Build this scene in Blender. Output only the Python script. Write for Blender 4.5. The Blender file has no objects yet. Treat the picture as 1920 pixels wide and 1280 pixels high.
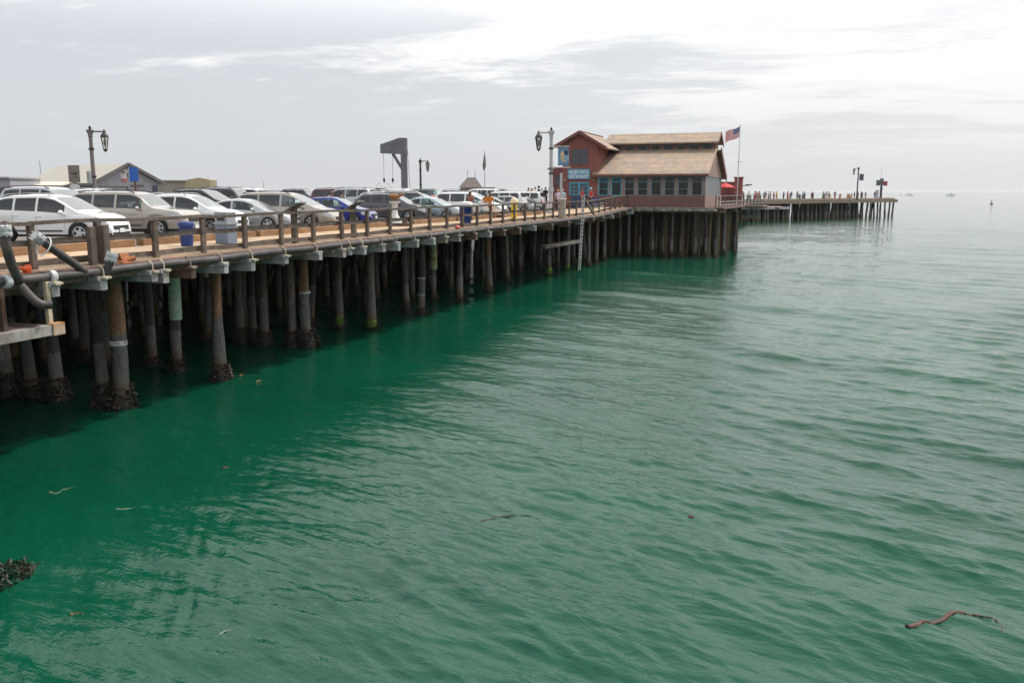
import bpy, bmesh, math, random
import numpy as np
from mathutils import Vector, Matrix, Euler
rnd = random.Random(7)
sc = bpy.context.scene
R = math.radians
# ------------------------------------------------------------------ camera
CAMZ = 5.83; DECK = 4.10           # metres above the water
cam_d = bpy.data.cameras.new('camera'); cam = bpy.data.objects.new('camera', cam_d)
sc.collection.objects.link(cam); sc.camera = cam
cam_d.sensor_width = 36; cam_d.lens = 30.375; cam_d.clip_end = 60000; cam_d.clip_start = .1
cam.location = (0, 0, CAMZ); cam.rotation_euler = (R(90 - 9.806), 0, 0)
# ------------------------------------------------------------------ world, sun, exposure
SUN_EL, SUN_AZ = 58.0, 56.0         # azimuth clockwise from +Y
W_ = bpy.data.worlds.new("World"); sc.world = W_; W_.use_nodes = True
nt = W_.node_tree; nt.nodes.clear()
def wn(t, **k):
    n = nt.nodes.new(t)
    for a, b in k.items(): setattr(n, a, b)
    return n
def lk(a, b): nt.links.new(a, b)
out = wn('ShaderNodeOutputWorld'); bg = wn('ShaderNodeBackground'); bg.inputs[1].default_value = 0.1
lk(bg.outputs[0], out.inputs[0])
sky = wn('ShaderNodeTexSky', sky_type='NISHITA', sun_disc=False, sun_elevation=R(SUN_EL), sun_rotation=R(SUN_AZ), air_density=1.0, dust_density=2.5, ozone_density=1.0)
tc = wn('ShaderNodeTexCoord')
def math_(op, a, b=None, c=None):
    m = wn('ShaderNodeMath', operation=op)
    for i, v in enumerate((a, b, c)):
        if v is None: continue
        if hasattr(v, 'is_linked') or hasattr(v, 'links'): lk(v, m.inputs[i])
        else: m.inputs[i].default_value = v
    return m.outputs[0]
def mixc(f, a, b):
    m = wn('ShaderNodeMix', data_type='RGBA')
    for s, v in ((0, f), (6, a), (7, b)):
        if hasattr(v, 'links'): lk(v, m.inputs[s])
        else: m.inputs[s].default_value = v if s == 0 else (*v, 1)
    return m.outputs[2]
sep = wn('ShaderNodeSeparateXYZ'); lk(tc.outputs['Generated'], sep.inputs[0])
zc = math_('MAXIMUM', sep.outputs[2], 0.0)
zd = math_('ADD', zc, 0.09)
cx = math_('DIVIDE', sep.outputs[0], zd); cy = math_('DIVIDE', sep.outputs[1], zd)
comb = wn('ShaderNodeCombineXYZ'); lk(cx, comb.inputs[0]); lk(cy, comb.inputs[1])
mp = wn('ShaderNodeMapping', vector_type='TEXTURE'); mp.inputs['Rotation'].default_value = (0, 0, R(-18)); mp.inputs['Scale'].default_value = (1.5, .85, 1); mp.inputs['Location'].default_value = (3.1, 1.3, 0)
lk(comb.outputs[0], mp.inputs[0])
nz = wn('ShaderNodeTexNoise'); nz.inputs['Scale'].default_value = .9; nz.inputs['Detail'].default_value = 9; nz.inputs['Roughness'].default_value = .68; nz.inputs['Distortion'].default_value = .35
lk(mp.outputs[0], nz.inputs['Vector'])
# thin veil everywhere (pale grey), brighter round the hidden sun
dot = wn('ShaderNodeVectorMath', operation='DOT_PRODUCT'); lk(tc.outputs['Generated'], dot.inputs[0])
_sd = (math.sin(R(SUN_AZ - 4)) * math.cos(R(35)), math.cos(R(SUN_AZ - 4)) * math.cos(R(35)), math.sin(R(35)))
dot.inputs[1].default_value = _sd
glow = math_('POWER', math_('MAXIMUM', dot.outputs['Value'], 0), 3.2)
veil0 = mixc(glow, (5.45, 5.65, 5.95), (7.5, 7.45, 7.35))
hi = wn('ShaderNodeMapRange', interpolation_type='SMOOTHSTEP'); lk(sep.outputs[2], hi.inputs[0]); hi.inputs[1].default_value = .14; hi.inputs[2].default_value = .40; hi.inputs[3].default_value = 0; hi.inputs[4].default_value = 1
fwd = wn('ShaderNodeVectorMath', operation='DOT_PRODUCT'); lk(tc.outputs['Generated'], fwd.inputs[0]); fwd.inputs[1].default_value = (math.sin(R(28)), math.cos(R(28)), 0)
fw = math_('MULTIPLY', hi.outputs[0], math_('MINIMUM', math_('MAXIMUM', math_('ADD', math_('MULTIPLY', fwd.outputs['Value'], .8), .35), 0), 1))
veil = mixc(fw, veil0, (23., 23., 23.))
base = mixc(0.86, sky.outputs[0], mixc(math_('POWER', math_('MAXIMUM', dot.outputs['Value'], 0), 22.0), veil, (13., 12.9, 12.7)))
# streaked cloud: more of it towards the bright side and higher up
az = math_('MULTIPLY', sep.outputs[0], .20)
cov = math_('ADD', math_('ADD', nz.outputs['Fac'], az), math_('MULTIPLY', math_('MINIMUM', zc, .35), .75))
mr = wn('ShaderNodeMapRange', interpolation_type='SMOOTHSTEP'); lk(cov, mr.inputs[0]); mr.inputs[1].default_value = .555; mr.inputs[2].default_value = .70; mr.inputs[3].default_value = 0; mr.inputs[4].default_value = .85
cloudf = math_('MULTIPLY', mr.outputs[0], math_('MINIMUM', math_('MULTIPLY', math_('MAXIMUM', math_('SUBTRACT', zc, .02), 0), 9.0), 1.0))
final = mixc(cloudf, base, (8.2, 8.15, 8.1))
lk(final, bg.inputs[0])
sun_d = bpy.data.lights.new('sun', 'SUN'); sun_d.energy = 2.8; sun_d.angle = R(3.0); sun_d.color = (1, .95, .87)
sun = bpy.data.objects.new('sun', sun_d); sc.collection.objects.link(sun)
_v = Vector((math.sin(R(SUN_AZ)) * math.cos(R(SUN_EL)), math.cos(R(SUN_AZ)) * math.cos(R(SUN_EL)), math.sin(R(SUN_EL))))
sun.rotation_euler = _v.to_track_quat('Z', 'Y').to_euler(); sun.location = (0, 0, 80)
sc.view_settings.view_transform = 'Standard'; sc.view_settings.look = 'None'; sc.view_settings.exposure = 0.38; sc.view_settings.gamma = 1
sc.render.engine = 'CYCLES'
sc.cycles.use_denoising = True
sc.cycles.max_bounces = 8; sc.cycles.volume_bounces = 0; sc.cycles.caustics_reflective = False; sc.cycles.caustics_refractive = False
# ------------------------------------------------------------------ helpers
N_ = Vector((.942, -.335, 0)).normalized(); D_ = Vector((.335, .942, 0)).normalized()
E0 = Vector((-10.3, 21.08, DECK)); PROT = math.atan2(N_.y, N_.x)
def ramp(s):
    u = min(1, max(0, (s - 46) / 16)); return .38 * u * u * (3 - 2 * u)
def P(s, t, z=0): return E0 + D_ * s + N_ * t + Vector((0, 0, z))
FPX = 1620.; PIT = R(9.806)
def ground(px, py, z=0):            # where the sight line of a photo pixel meets a level z above the deck: (s, t) on the pier
    u = (px - 960) / FPX; v = (640 - py) / FPX; c, s_ = math.cos(PIT), math.sin(PIT)
    r = Vector((u, c + v * s_, -s_ + v * c)); k = (DECK + z - CAMZ) / r.z
    q = r * k - Vector((E0.x, E0.y, 0)); return q.x * D_.x + q.y * D_.y, q.x * N_.x + q.y * N_.y
COL = sc.collection
def link(o, parent=None):
    COL.objects.link(o)
    if parent is not None: o.parent = parent
    return o
def tag(o, label=None, cat=None, group=None, kind=None):
    if label: o['label'] = label
    if cat: o['category'] = cat
    if group: o['group'] = group
    if kind or (label and cat): o['kind'] = kind or 'thing'
    return o
def thing(name, label, cat, loc=(0, 0, 0), rz=0, group=None):
    o = bpy.data.objects.new(name, None); o.empty_display_size = .2; link(o); o.location = loc; o.rotation_euler = (0, 0, rz)
    return tag(o, label, cat, group)
class MB:
    def __init__(s): s.v = []; s.f = []; s.m = []; s.mats = []
    def add(s, vs, fs, mi=0):
        b = len(s.v); s.v += [tuple(x) for x in vs]; s.f += [tuple(i + b for i in f) for f in fs]; s.m += [mi] * len(fs); return s
    def box(s, c, d, rz=0, mi=0, ry=0, rx=0):
        m = Matrix.Translation(c) @ Euler((rx, ry, rz)).to_matrix().to_4x4()
        x, y, z = d[0] / 2, d[1] / 2, d[2] / 2
        vs = [m @ Vector((a * x, b * y, e * z)) for e in (-1, 1) for a, b in ((-1, -1), (1, -1), (1, 1), (-1, 1))]
        return s.add(vs, [(3, 2, 1, 0), (4, 5, 6, 7), (0, 1, 5, 4), (1, 2, 6, 5), (2, 3, 7, 6), (3, 0, 4, 7)], mi)
    def bar(s, a, b, w, h, mi=0):
        a = Vector(a); b = Vector(b); q = (b - a); L = q.length; q.normalize()
        up = Vector((0, 0, 1)) if abs(q.z) < .95 else Vector((1, 0, 0))
        x = q.cross(up).normalized(); y = x.cross(q)
        vs = [p + x * (i * w / 2) + y * (j * h / 2) for p in (a, b) for i, j in ((-1, -1), (1, -1), (1, 1), (-1, 1))]
        return s.add(vs, [(3, 2, 1, 0), (4, 5, 6, 7), (0, 1, 5, 4), (1, 2, 6, 5), (2, 3, 7, 6), (3, 0, 4, 7)], mi)
    def tube(s, pts, rad, n=10, mi=0, cap=True):
        pts = [Vector(p) for p in pts]; k = len(pts)
        if not hasattr(rad, '__len__'): rad = [rad] * k
        vs = []; fs = []; px = None
        for i, p in enumerate(pts):
            q = (pts[min(i + 1, k - 1)] - pts[max(i - 1, 0)]).normalized()
            if px is None:
                up = Vector((0, 0, 1)) if abs(q.z) < .9 else Vector((1, 0, 0)); x = q.cross(up).normalized()
            else: x = (px - q * px.dot(q)).normalized()
            px = x; y = q.cross(x)
            for j in range(n):
                a = 2 * math.pi * j / n; vs.append(p + (x * math.cos(a) + y * math.sin(a)) * rad[i])
        for i in range(k - 1):
            for j in range(n):
                j2 = (j + 1) % n; fs.append((i * n + j, i * n + j2, (i + 1) * n + j2, (i + 1) * n + j))
        if cap: fs.append(tuple(range(n))[::-1]); fs.append(tuple((k - 1) * n + j for j in range(n)))
        return s.add(vs, fs, mi)
    def lathe(s, prof, n=16, c=(0, 0, 0), mi=0, axis='z'):
        vs = []; fs = []; c = Vector(c)
        for r, z in prof:
            for j in range(n):
                a = 2 * math.pi * j / n
                q = (r * math.cos(a), r * math.sin(a), z)
                if axis == 'y': q = (q[0], z, q[1])
                if axis == 'x': q = (z, q[0], q[1])
                vs.append(c + Vector(q))
        for i in range(len(prof) - 1):
            for j in range(n):
                j2 = (j + 1) % n; fs.append((i * n + j, i * n + j2, (i + 1) * n + j2, (i + 1) * n + j))
        fs.append(tuple(range(n))[::-1]); fs.append(tuple((len(prof) - 1) * n + j for j in range(n)))
        return s.add(vs, fs, mi)
    def prism(s, poly, a, b, mi=0, axis='z'):     # polygon (x,y) extruded; axis says which coordinate runs from a to b
        k = len(poly)
        def q(p, h): return {'z': (p[0], p[1], h), 'y': (p[0], h, p[1]), 'x': (h, p[0], p[1])}[axis]
        vs = [q(p, a) for p in poly] + [q(p, b) for p in poly]
        fs = [tuple(range(k))[::-1], tuple(range(k, 2 * k))] + [(i, (i + 1) % k, k + (i + 1) % k, k + i) for i in range(k)]
        return s.add(vs, fs, mi)
    def ball(s, c, r, n=10, mi=0, sq=(1, 1, 1)):
        prof = [(max(1e-4, math.sin(math.pi * i / (n // 2 + 1)) * r), -math.cos(math.pi * i / (n // 2 + 1)) * r) for i in range(n // 2 + 2)]
        b = len(s.v); s.lathe(prof, n, (0, 0, 0), mi)
        for i in range(b, len(s.v)): v = s.v[i]; s.v[i] = (c[0] + v[0] * sq[0], c[1] + v[1] * sq[1], c[2] + v[2] * sq[2])
        return s
    def xf(s, m): s.v = [tuple(m @ Vector(v)) for v in s.v]; return s
    def mesh(s, name, mats, smooth=False, fix=True):
        me = bpy.data.meshes.new(name); me.from_pydata(s.v, [], s.f)
        if not isinstance(mats, (list, tuple)): mats = [mats]
        for m in mats: me.materials.append(m)
        if len(mats) > 1: me.polygons.foreach_set('material_index', s.m)
        if fix:
            bm = bmesh.new(); bm.from_mesh(me); bmesh.ops.recalc_face_normals(bm, faces=bm.faces); bm.to_mesh(me); bm.free()
        if smooth:
            me.polygons.foreach_set('use_smooth', [True] * len(me.polygons))
            if smooth != 'all':
                try: me.set_sharp_from_angle(angle=R(38))
                except Exception: pass
        me.update(); return me
    def build(s, name, mats, parent=None, smooth=False, loc=None, rz=None, fix=True):
        o = bpy.data.objects.new(name, s.mesh(name, mats, smooth, fix)); link(o, parent)
        if loc is not None: o.location = loc
        if rz is not None: o.rotation_euler = (0, 0, rz)
        return o
def copy_tree(o, parent=None):
    kids = [c for c in bpy.data.objects if c.parent == o] if not o.get('_k') else None
    c = o.copy(); link(c, parent)
    for ch in o.children: copy_tree(ch, c)
    return c
# ------------------------------------------------------------------ materials
MATS = {}
def mat(name, col, rough=.8, metal=0., var=.25, scale=3., stretch=(1, 1, 1), bump=0., col2=None, mix2=(.45, .65), spec=.5, scale2=1.3, coat=0, coords='Object'):
    """mottled surface: colour varied by noise, a second colour in patches, optional bump"""
    if name in MATS: return MATS[name]
    m = bpy.data.materials.new(name); m.use_nodes = True; t = m.node_tree; b = t.nodes['Principled BSDF']
    b.inputs['Roughness'].default_value = rough; b.inputs['Metallic'].default_value = metal
    b.inputs['Specular IOR Level'].default_value = spec
    if coat: b.inputs['Coat Weight'].default_value = coat; b.inputs['Coat Roughness'].default_value = .04
    c = t.nodes.new('ShaderNodeTexCoord'); mp = t.nodes.new('ShaderNodeMapping'); mp.inputs['Scale'].default_value = stretch
    oi = t.nodes.new('ShaderNodeObjectInfo'); va = t.nodes.new('ShaderNodeVectorMath'); va.operation = 'ADD'
    sc_ = t.nodes.new('ShaderNodeVectorMath'); sc_.operation = 'SCALE'; sc_.inputs[3].default_value = 37.
    cb = t.nodes.new('ShaderNodeCombineXYZ'); t.links.new(oi.outputs['Random'], cb.inputs[0]); t.links.new(oi.outputs['Random'], cb.inputs[1])
    t.links.new(cb.outputs[0], sc_.inputs[0]); t.links.new(c.outputs[coords], va.inputs[0]); t.links.new(sc_.outputs[0], va.inputs[1])
    t.links.new(va.outputs[0], mp.inputs[0])
    n1 = t.nodes.new('ShaderNodeTexNoise'); n1.inputs['Scale'].default_value = scale; n1.inputs['Detail'].default_value = 6; n1.inputs['Roughness'].default_value = .65
    t.links.new(mp.outputs[0], n1.inputs['Vector'])
    r = t.nodes.new('ShaderNodeMapRange'); r.inputs[1].default_value = .3; r.inputs[2].default_value = .7; r.inputs[3].default_value = 1 - var; r.inputs[4].default_value = 1 + var
    t.links.new(n1.outputs['Fac'], r.inputs[0])
    base = None
    if col2:
        n2 = t.nodes.new('ShaderNodeTexNoise'); n2.inputs['Scale'].default_value = scale2; n2.inputs['Detail'].default_value = 5
        t.links.new(mp.outputs[0], n2.inputs['Vector'])
        r2 = t.nodes.new('ShaderNodeMapRange'); r2.inputs[1].default_value = mix2[0]; r2.inputs[2].default_value = mix2[1]
        t.links.new(n2.outputs['Fac'], r2.inputs[0])
        mx = t.nodes.new('ShaderNodeMix'); mx.data_type = 'RGBA'; mx.inputs[6].default_value = (*col, 1); mx.inputs[7].default_value = (*col2, 1)
        t.links.new(r2.outputs[0], mx.inputs[0]); base = mx.outputs[2]
    sc2 = t.nodes.new('ShaderNodeVectorMath'); sc2.operation = 'SCALE'
    if base: t.links.new(base, sc2.inputs[0])
    else: sc2.inputs[0].default_value = col
    t.links.new(r.outputs[0], sc2.inputs[3]); t.links.new(sc2.outputs[0], b.inputs['Base Color'])
    if bump:
        bp = t.nodes.new('ShaderNodeBump'); bp.inputs['Distance'].default_value = bump; bp.inputs['Strength'].default_value = .8
        t.links.new(n1.outputs['Fac'], bp.inputs['Height']); t.links.new(bp.outputs[0], b.inputs['Normal'])
    MATS[name] = m; return m
def lines_mat(name, col, gap=.55, pitch=.15, axis='Y', rough=.85, var=.22, bump=.012, col2=None, stretch=(1, 1, 1), duty=.08, mix2=(.4, .6)):
    """boards, shingle courses or battens: dark joints every pitch metres along one axis, each board its own tone"""
    m = mat(name, col, rough, 0, var, 2.2, stretch, 0, col2, mix2); t = m.node_tree; b = t.nodes['Principled BSDF']
    src = b.inputs['Base Color'].links[0].from_socket
    c = t.nodes.new('ShaderNodeTexCoord'); s = t.nodes.new('ShaderNodeSeparateXYZ'); t.links.new(c.outputs['Object'], s.inputs[0])
    def mth(op, a, v=None):
        n = t.nodes.new('ShaderNodeMath'); n.operation = op
        t.links.new(a, n.inputs[0])
        if v is not None: n.inputs[1].default_value = v
        return n.outputs[0]
    q = mth('DIVIDE', s.outputs['XYZ'.index(axis)], pitch); fr = mth('FRACT', q); fl = mth('FLOOR', q)
    wnz = t.nodes.new('ShaderNodeTexWhiteNoise'); wnz.noise_dimensions = '1D'; t.links.new(fl, wnz.inputs['W'])
    tone = t.nodes.new('ShaderNodeMapRange'); tone.inputs[3].default_value = 1 - var; tone.inputs[4].default_value = 1 + var; t.links.new(wnz.outputs['Value'], tone.inputs[0])
    lt = mth('LESS_THAN', fr, duty)
    j = t.nodes.new('ShaderNodeMapRange'); j.inputs[3].default_value = 1; j.inputs[4].default_value = gap; t.links.new(lt, j.inputs[0])
    mu = t.nodes.new('ShaderNodeMath'); mu.operation = 'MULTIPLY'; t.links.new(tone.outputs[0], mu.inputs[0]); t.links.new(j.outputs[0], mu.inputs[1])
    sc2 = t.nodes.new('ShaderNodeVectorMath'); sc2.operation = 'SCALE'; t.links.new(src, sc2.inputs[0]); t.links.new(mu.outputs[0], sc2.inputs[3])
    t.links.new(sc2.outputs[0], b.inputs['Base Color'])
    if bump:
        bp = t.nodes.new('ShaderNodeBump'); bp.inputs['Distance'].default_value = bump; t.links.new(lt, bp.inputs['Height']); bp.invert = True
        t.links.new(bp.outputs[0], b.inputs['Normal'])
    return m
M_WOODDK = mat('weathered dark timber', (.12, .085, .065), .85, 0, .4, 4, (1, 1, .25), .01, (.19, .14, .11), (.45, .6))
M_RAIL = mat('fence timber', (.095, .074, .06), .8, 0, .45, 6, (1, 1, 1), .008, (.15, .118, .095), (.45, .65))
M_WOODGY = mat('grey weathered timber', (.30, .28, .26), .85, 0, .3, 5, (1, 1, .4), .008, (.16, .12, .09), (.5, .68))
M_WOODBR = mat('brown stained timber', (.15, .085, .06), .85, 0, .35, 4, (1, 1, .4), .008, (.08, .055, .045), (.45, .6))
M_GALV = mat('painted blue grey beam', (.31, .32, .33), .65, 0, .3, 3, (1, 1, 1), .004, (.24, .19, .15), (.5, .68))
M_PLANK = lines_mat('sun bleached sidewalk planks', (.50, .36, .23), .45, .2, 'Y', col2=(.36, .26, .17))
M_ROAD = lines_mat('grey brown parking planks', (.17, .155, .14), .6, .25, 'Y', var=.15)
M_LEDGE = lines_mat('reddish brown ledge planks', (.20, .115, .09), .5, .2, 'Y', col2=(.12, .08, .07))
M_CURB = mat('orange brown curb timber', (.27, .155, .08), .8, 0, .35, 3, (1, .4, 1), .01, (.25, .13, .06))
M_PIPE = mat('black pipe', (.045, .04, .043), .55, 0, .35, 5, (1, 1, 1), .002, (.10, .085, .08))
M_GREYM = mat('white weathered flange', (.5, .52, .53), .5, 0, .2, 9, bump=.003, col2=(.25, .27, .28))
M_TAN = mat('tan clamp pad', (.52, .45, .33), .7, 0, .3, 8, bump=.003, col2=(.28, .21, .15))
M_ORANGE = mat('orange plastic', (.75, .13, .03), .5)
M_RUST = mat('rusty fitting', (.33, .11, .04), .8, 0, .5, 12, bump=.006, col2=(.18, .07, .04))
M_MUSSEL = mat('dark mussel crust', (.018, .014, .012), .5, 0, .8, 22, bump=.03, col2=(.08, .055, .035), scale2=15, mix2=(.52, .6))
M_ALGAE = mat('green algae', (.14, .26, .03), .8, 0, .4, 14, bump=.01)
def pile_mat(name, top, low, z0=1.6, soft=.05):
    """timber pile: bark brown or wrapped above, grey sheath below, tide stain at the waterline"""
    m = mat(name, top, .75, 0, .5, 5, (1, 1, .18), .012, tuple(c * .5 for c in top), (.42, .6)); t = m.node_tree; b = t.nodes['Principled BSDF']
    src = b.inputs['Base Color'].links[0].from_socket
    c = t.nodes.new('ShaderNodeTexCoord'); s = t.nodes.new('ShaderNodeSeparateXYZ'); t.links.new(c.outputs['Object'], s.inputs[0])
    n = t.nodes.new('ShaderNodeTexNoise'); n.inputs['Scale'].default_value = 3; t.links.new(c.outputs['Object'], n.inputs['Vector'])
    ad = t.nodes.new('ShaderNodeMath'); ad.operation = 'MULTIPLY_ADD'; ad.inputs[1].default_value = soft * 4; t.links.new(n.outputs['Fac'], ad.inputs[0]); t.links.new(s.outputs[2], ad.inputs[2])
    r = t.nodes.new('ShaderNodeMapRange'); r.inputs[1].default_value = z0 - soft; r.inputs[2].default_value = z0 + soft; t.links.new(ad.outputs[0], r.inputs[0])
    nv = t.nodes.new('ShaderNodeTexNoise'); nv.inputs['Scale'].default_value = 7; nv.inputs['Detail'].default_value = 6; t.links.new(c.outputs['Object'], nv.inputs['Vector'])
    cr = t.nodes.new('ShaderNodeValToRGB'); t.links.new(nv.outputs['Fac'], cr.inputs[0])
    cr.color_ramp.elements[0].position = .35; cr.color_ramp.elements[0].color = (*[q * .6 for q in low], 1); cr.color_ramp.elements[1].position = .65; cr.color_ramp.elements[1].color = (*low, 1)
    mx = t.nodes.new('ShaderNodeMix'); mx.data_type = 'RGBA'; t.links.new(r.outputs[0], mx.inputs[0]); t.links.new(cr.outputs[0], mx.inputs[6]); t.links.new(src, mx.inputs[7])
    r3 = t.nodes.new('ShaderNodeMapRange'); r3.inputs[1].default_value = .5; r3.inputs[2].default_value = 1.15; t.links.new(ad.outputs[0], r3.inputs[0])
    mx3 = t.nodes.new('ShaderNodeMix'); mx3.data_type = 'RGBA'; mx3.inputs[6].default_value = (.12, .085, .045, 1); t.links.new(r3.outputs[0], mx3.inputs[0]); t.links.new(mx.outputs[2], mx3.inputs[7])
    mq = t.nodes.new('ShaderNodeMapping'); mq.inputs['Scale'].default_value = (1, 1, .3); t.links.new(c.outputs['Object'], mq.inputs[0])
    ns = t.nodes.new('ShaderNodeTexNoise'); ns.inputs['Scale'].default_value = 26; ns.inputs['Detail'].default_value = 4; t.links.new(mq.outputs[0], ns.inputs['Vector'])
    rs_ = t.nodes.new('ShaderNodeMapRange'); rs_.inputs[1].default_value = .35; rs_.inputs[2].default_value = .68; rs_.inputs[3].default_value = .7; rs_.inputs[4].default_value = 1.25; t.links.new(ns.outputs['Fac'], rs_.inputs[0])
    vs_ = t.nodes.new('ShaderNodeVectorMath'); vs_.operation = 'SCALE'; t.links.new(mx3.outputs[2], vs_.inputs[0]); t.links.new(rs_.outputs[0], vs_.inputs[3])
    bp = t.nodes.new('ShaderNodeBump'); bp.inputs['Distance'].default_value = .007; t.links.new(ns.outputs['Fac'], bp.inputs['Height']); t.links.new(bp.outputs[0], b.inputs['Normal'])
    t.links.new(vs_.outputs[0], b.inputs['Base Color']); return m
PILE_MATS = {
 'dark': pile_mat('creosoted pile', (.05, .04, .036), (.12, .113, .118), 1.9),
 'deep': pile_mat('creosoted pile with deck shade in colour', (.012, .011, .012), (.016, .015, .016), 1.9),  # near-black copy of the creosoted pile: under-deck shade put into the colour
 'grey': pile_mat('grey sheathed pile', (.13, .12, .12), (.22, .21, .215), 1.5),
 'rust': pile_mat('rust brown pile', (.26, .13, .075), (.15, .142, .15), 2.15),
 'bark': pile_mat('brown bark pile', (.20, .145, .115), (.15, .142, .148), 2.0),
 'pink': pile_mat('pinkish grey pile', (.30, .255, .235), (.26, .22, .205), 1.2),
}
M_GWRAP = mat('green wrap', (.44, .56, .44), .6, 0, .25, 6, bump=.004, col2=(.34, .27, .10), mix2=(.58, .68), scale2=2.5)
M_YWRAP = mat('yellow green wrap', (.42, .46, .24), .6, 0, .25, 6, bump=.004, col2=(.36, .22, .07), mix2=(.5, .62), scale2=2.5)
M_WHITE = mat('white paint', (.75, .76, .77), .5, 0, .08)
M_METAL = mat('bare metal', (.55, .56, .58), .35, .8, .1)
M_BLACK = mat('black rubber', (.02, .02, .021), .7, 0, .2)
# ------------------------------------------------------------------ water: one sheet out to the horizon, real waves near by
WV = {}
def water_z(x, y):
    X, Y, Z = WV['p']; return float(Z[np.argmin((X - x) ** 2 + (Y - y) ** 2)])
def water():
    rs = [0.0, 1.5, 3.0, 4.5]; r = 6.0
    while r < 20400:
        rs.append(r); r *= 1.0037 if r < 45 else (1.0062 if r < 160 else (1.02 if r < 900 else 1.09))
    rs = np.array(rs)
    an = np.concatenate([np.linspace(-34, 34, 960), np.arange(36, 325, 3.0)]) * math.pi / 180
    nr, na = len(rs), len(an)
    Rr, A = np.meshgrid(rs, an, indexing='ij')
    X = Rr * np.sin(A); Y = Rr * np.cos(A); Z = np.zeros_like(X)
    cell = np.maximum(np.gradient(rs)[:, None], .0016 * Rr) * np.ones_like(X)
    g = np.random.default_rng(5)
    s_ = (X - E0.x) * D_.x + (Y - E0.y) * D_.y; t_ = (X - E0.x) * N_.x + (Y - E0.y) * N_.y
    calm = .50 + .50 * np.clip((t_ - 1.0) / 13.0, 0, 1)
    DX = np.zeros_like(X); DY = np.zeros_like(X)
    for i in range(110):
        lam = .26 * (32 ** (g.random() ** 1.9)) if i > 3 else (13., 9.5, 17., 7.)[i]
        th = R(40) + g.normal() * R(20 if lam < 3 else 10)       # travels from far right towards near left
        k = 2 * math.pi / lam; slope = .027 * (1.35 if .9 < lam < 3.2 else 1.0 if lam < 3.2 else .5); a = slope / k * (.7 + .6 * g.random())
        ph = g.random() * 6.28; kx, ky = k * math.sin(th), k * math.cos(th)
        w = np.clip((lam / cell - 2.2) / 2.5, 0, 1) * np.clip(1.2 - Rr / 900, 0, 1)
        grp = .6 + .55 * np.sin(X * kx * .11 + Y * ky * .13 + ph * 3 + Y * .2 * g.random())
        arg = kx * X + ky * Y + ph
        Z += a * w * grp * (np.sin(arg) + .22 * np.cos(2 * arg)); DX += a * w * grp * np.cos(arg) * math.sin(th) * .8; DY += a * w * grp * np.cos(arg) * math.cos(th) * .8
    patch = 1 + .22 * np.sin(X * .13 + 1.7 * np.sin(Y * .07)) * np.sin(Y * .11 + 1.3 * np.sin(X * .05 + 1)); calm = calm * patch
    Z *= calm; X = X + DX * calm; Y = Y + DY * calm
    near_ = Rr < 60; WV['p'] = (X[near_], Y[near_], Z[near_])
    co = np.stack([X, Y, Z], -1).reshape(-1, 3).astype(np.float32)
    i = np.arange(nr - 1)[:, None]; j = np.arange(na)[None, :]; j2 = (j + 1) % na
    q = np.stack([i * na + j, (i + 1) * na + j, (i + 1) * na + j2, i * na + j2], -1).reshape(-1, 4)[:, ::-1]
    me = bpy.data.meshes.new('water'); me.vertices.add(len(co)); me.vertices.foreach_set('co', co.ravel())
    me.loops.add(q.size); me.loops.foreach_set('vertex_index', q.ravel().astype(np.int32))
    me.polygons.add(len(q)); me.polygons.foreach_set('loop_start', np.arange(0, q.size, 4, dtype=np.int32)); me.polygons.foreach_set('loop_total', np.full(len(q), 4, dtype=np.int32))
    me.polygons.foreach_set('use_smooth', np.ones(len(q), dtype=bool)); me.update(calc_edges=True)
    m = bpy.data.materials.new('sea water'); m.use_nodes = True; t = m.node_tree; b = t.nodes['Principled BSDF']
    b.inputs['Roughness'].default_value = .035; b.inputs['IOR'].default_value = 1.333
    c = t.nodes.new('ShaderNodeTexCoord')
    n0 = t.nodes.new('ShaderNodeTexNoise'); n0.inputs['Scale'].default_value = .09; n0.inputs['Detail'].default_value = 4; t.links.new(c.outputs['Object'], n0.inputs['Vector'])
    cr = t.nodes.new('ShaderNodeValToRGB'); t.links.new(n0.outputs['Fac'], cr.inputs[0])
    cr.color_ramp.elements[0].position = .3; cr.color_ramp.elements[0].color = (.0012, .047, .025, 1); cr.color_ramp.elements[1].position = .7; cr.color_ramp.elements[1].color = (.003, .070, .038, 1)
    t.links.new(cr.outputs[0], b.inputs['Base Color'])
    prev = None
    for scl, st, rot, dist in ((1.3, (1.9, .55, 1), -40, .028), (4.2, (1.7, .6, 1), -33, .022), (11., (1.3, .7, 1), -48, .006)):
        mp = t.nodes.new('ShaderNodeMapping'); mp.vector_type = 'TEXTURE'; mp.inputs['Scale'].default_value = st; mp.inputs['Rotation'].default_value = (0, 0, R(rot)); t.links.new(c.outputs['Object'], mp.inputs[0])
        n = t.nodes.new('ShaderNodeTexNoise'); n.inputs['Scale'].default_value = scl; n.inputs['Detail'].default_value = 3; n.inputs['Roughness'].default_value = .55; n.inputs['Distortion'].default_value = .6
        t.links.new(mp.outputs[0], n.inputs['Vector'])
        bp = t.nodes.new('ShaderNodeBump'); bp.inputs['Distance'].default_value = dist; bp.inputs['Strength'].default_value = 1.0
        t.links.new(n.outputs['Fac'], bp.inputs['Height'])
        if prev: t.links.new(prev, bp.inputs['Normal'])
        prev = bp.outputs[0]
    t.links.new(prev, b.inputs['Normal'])
    me.materials.append(m); o = bpy.data.objects.new('water', me); link(o); tag(o, kind='structure')
water()
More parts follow.
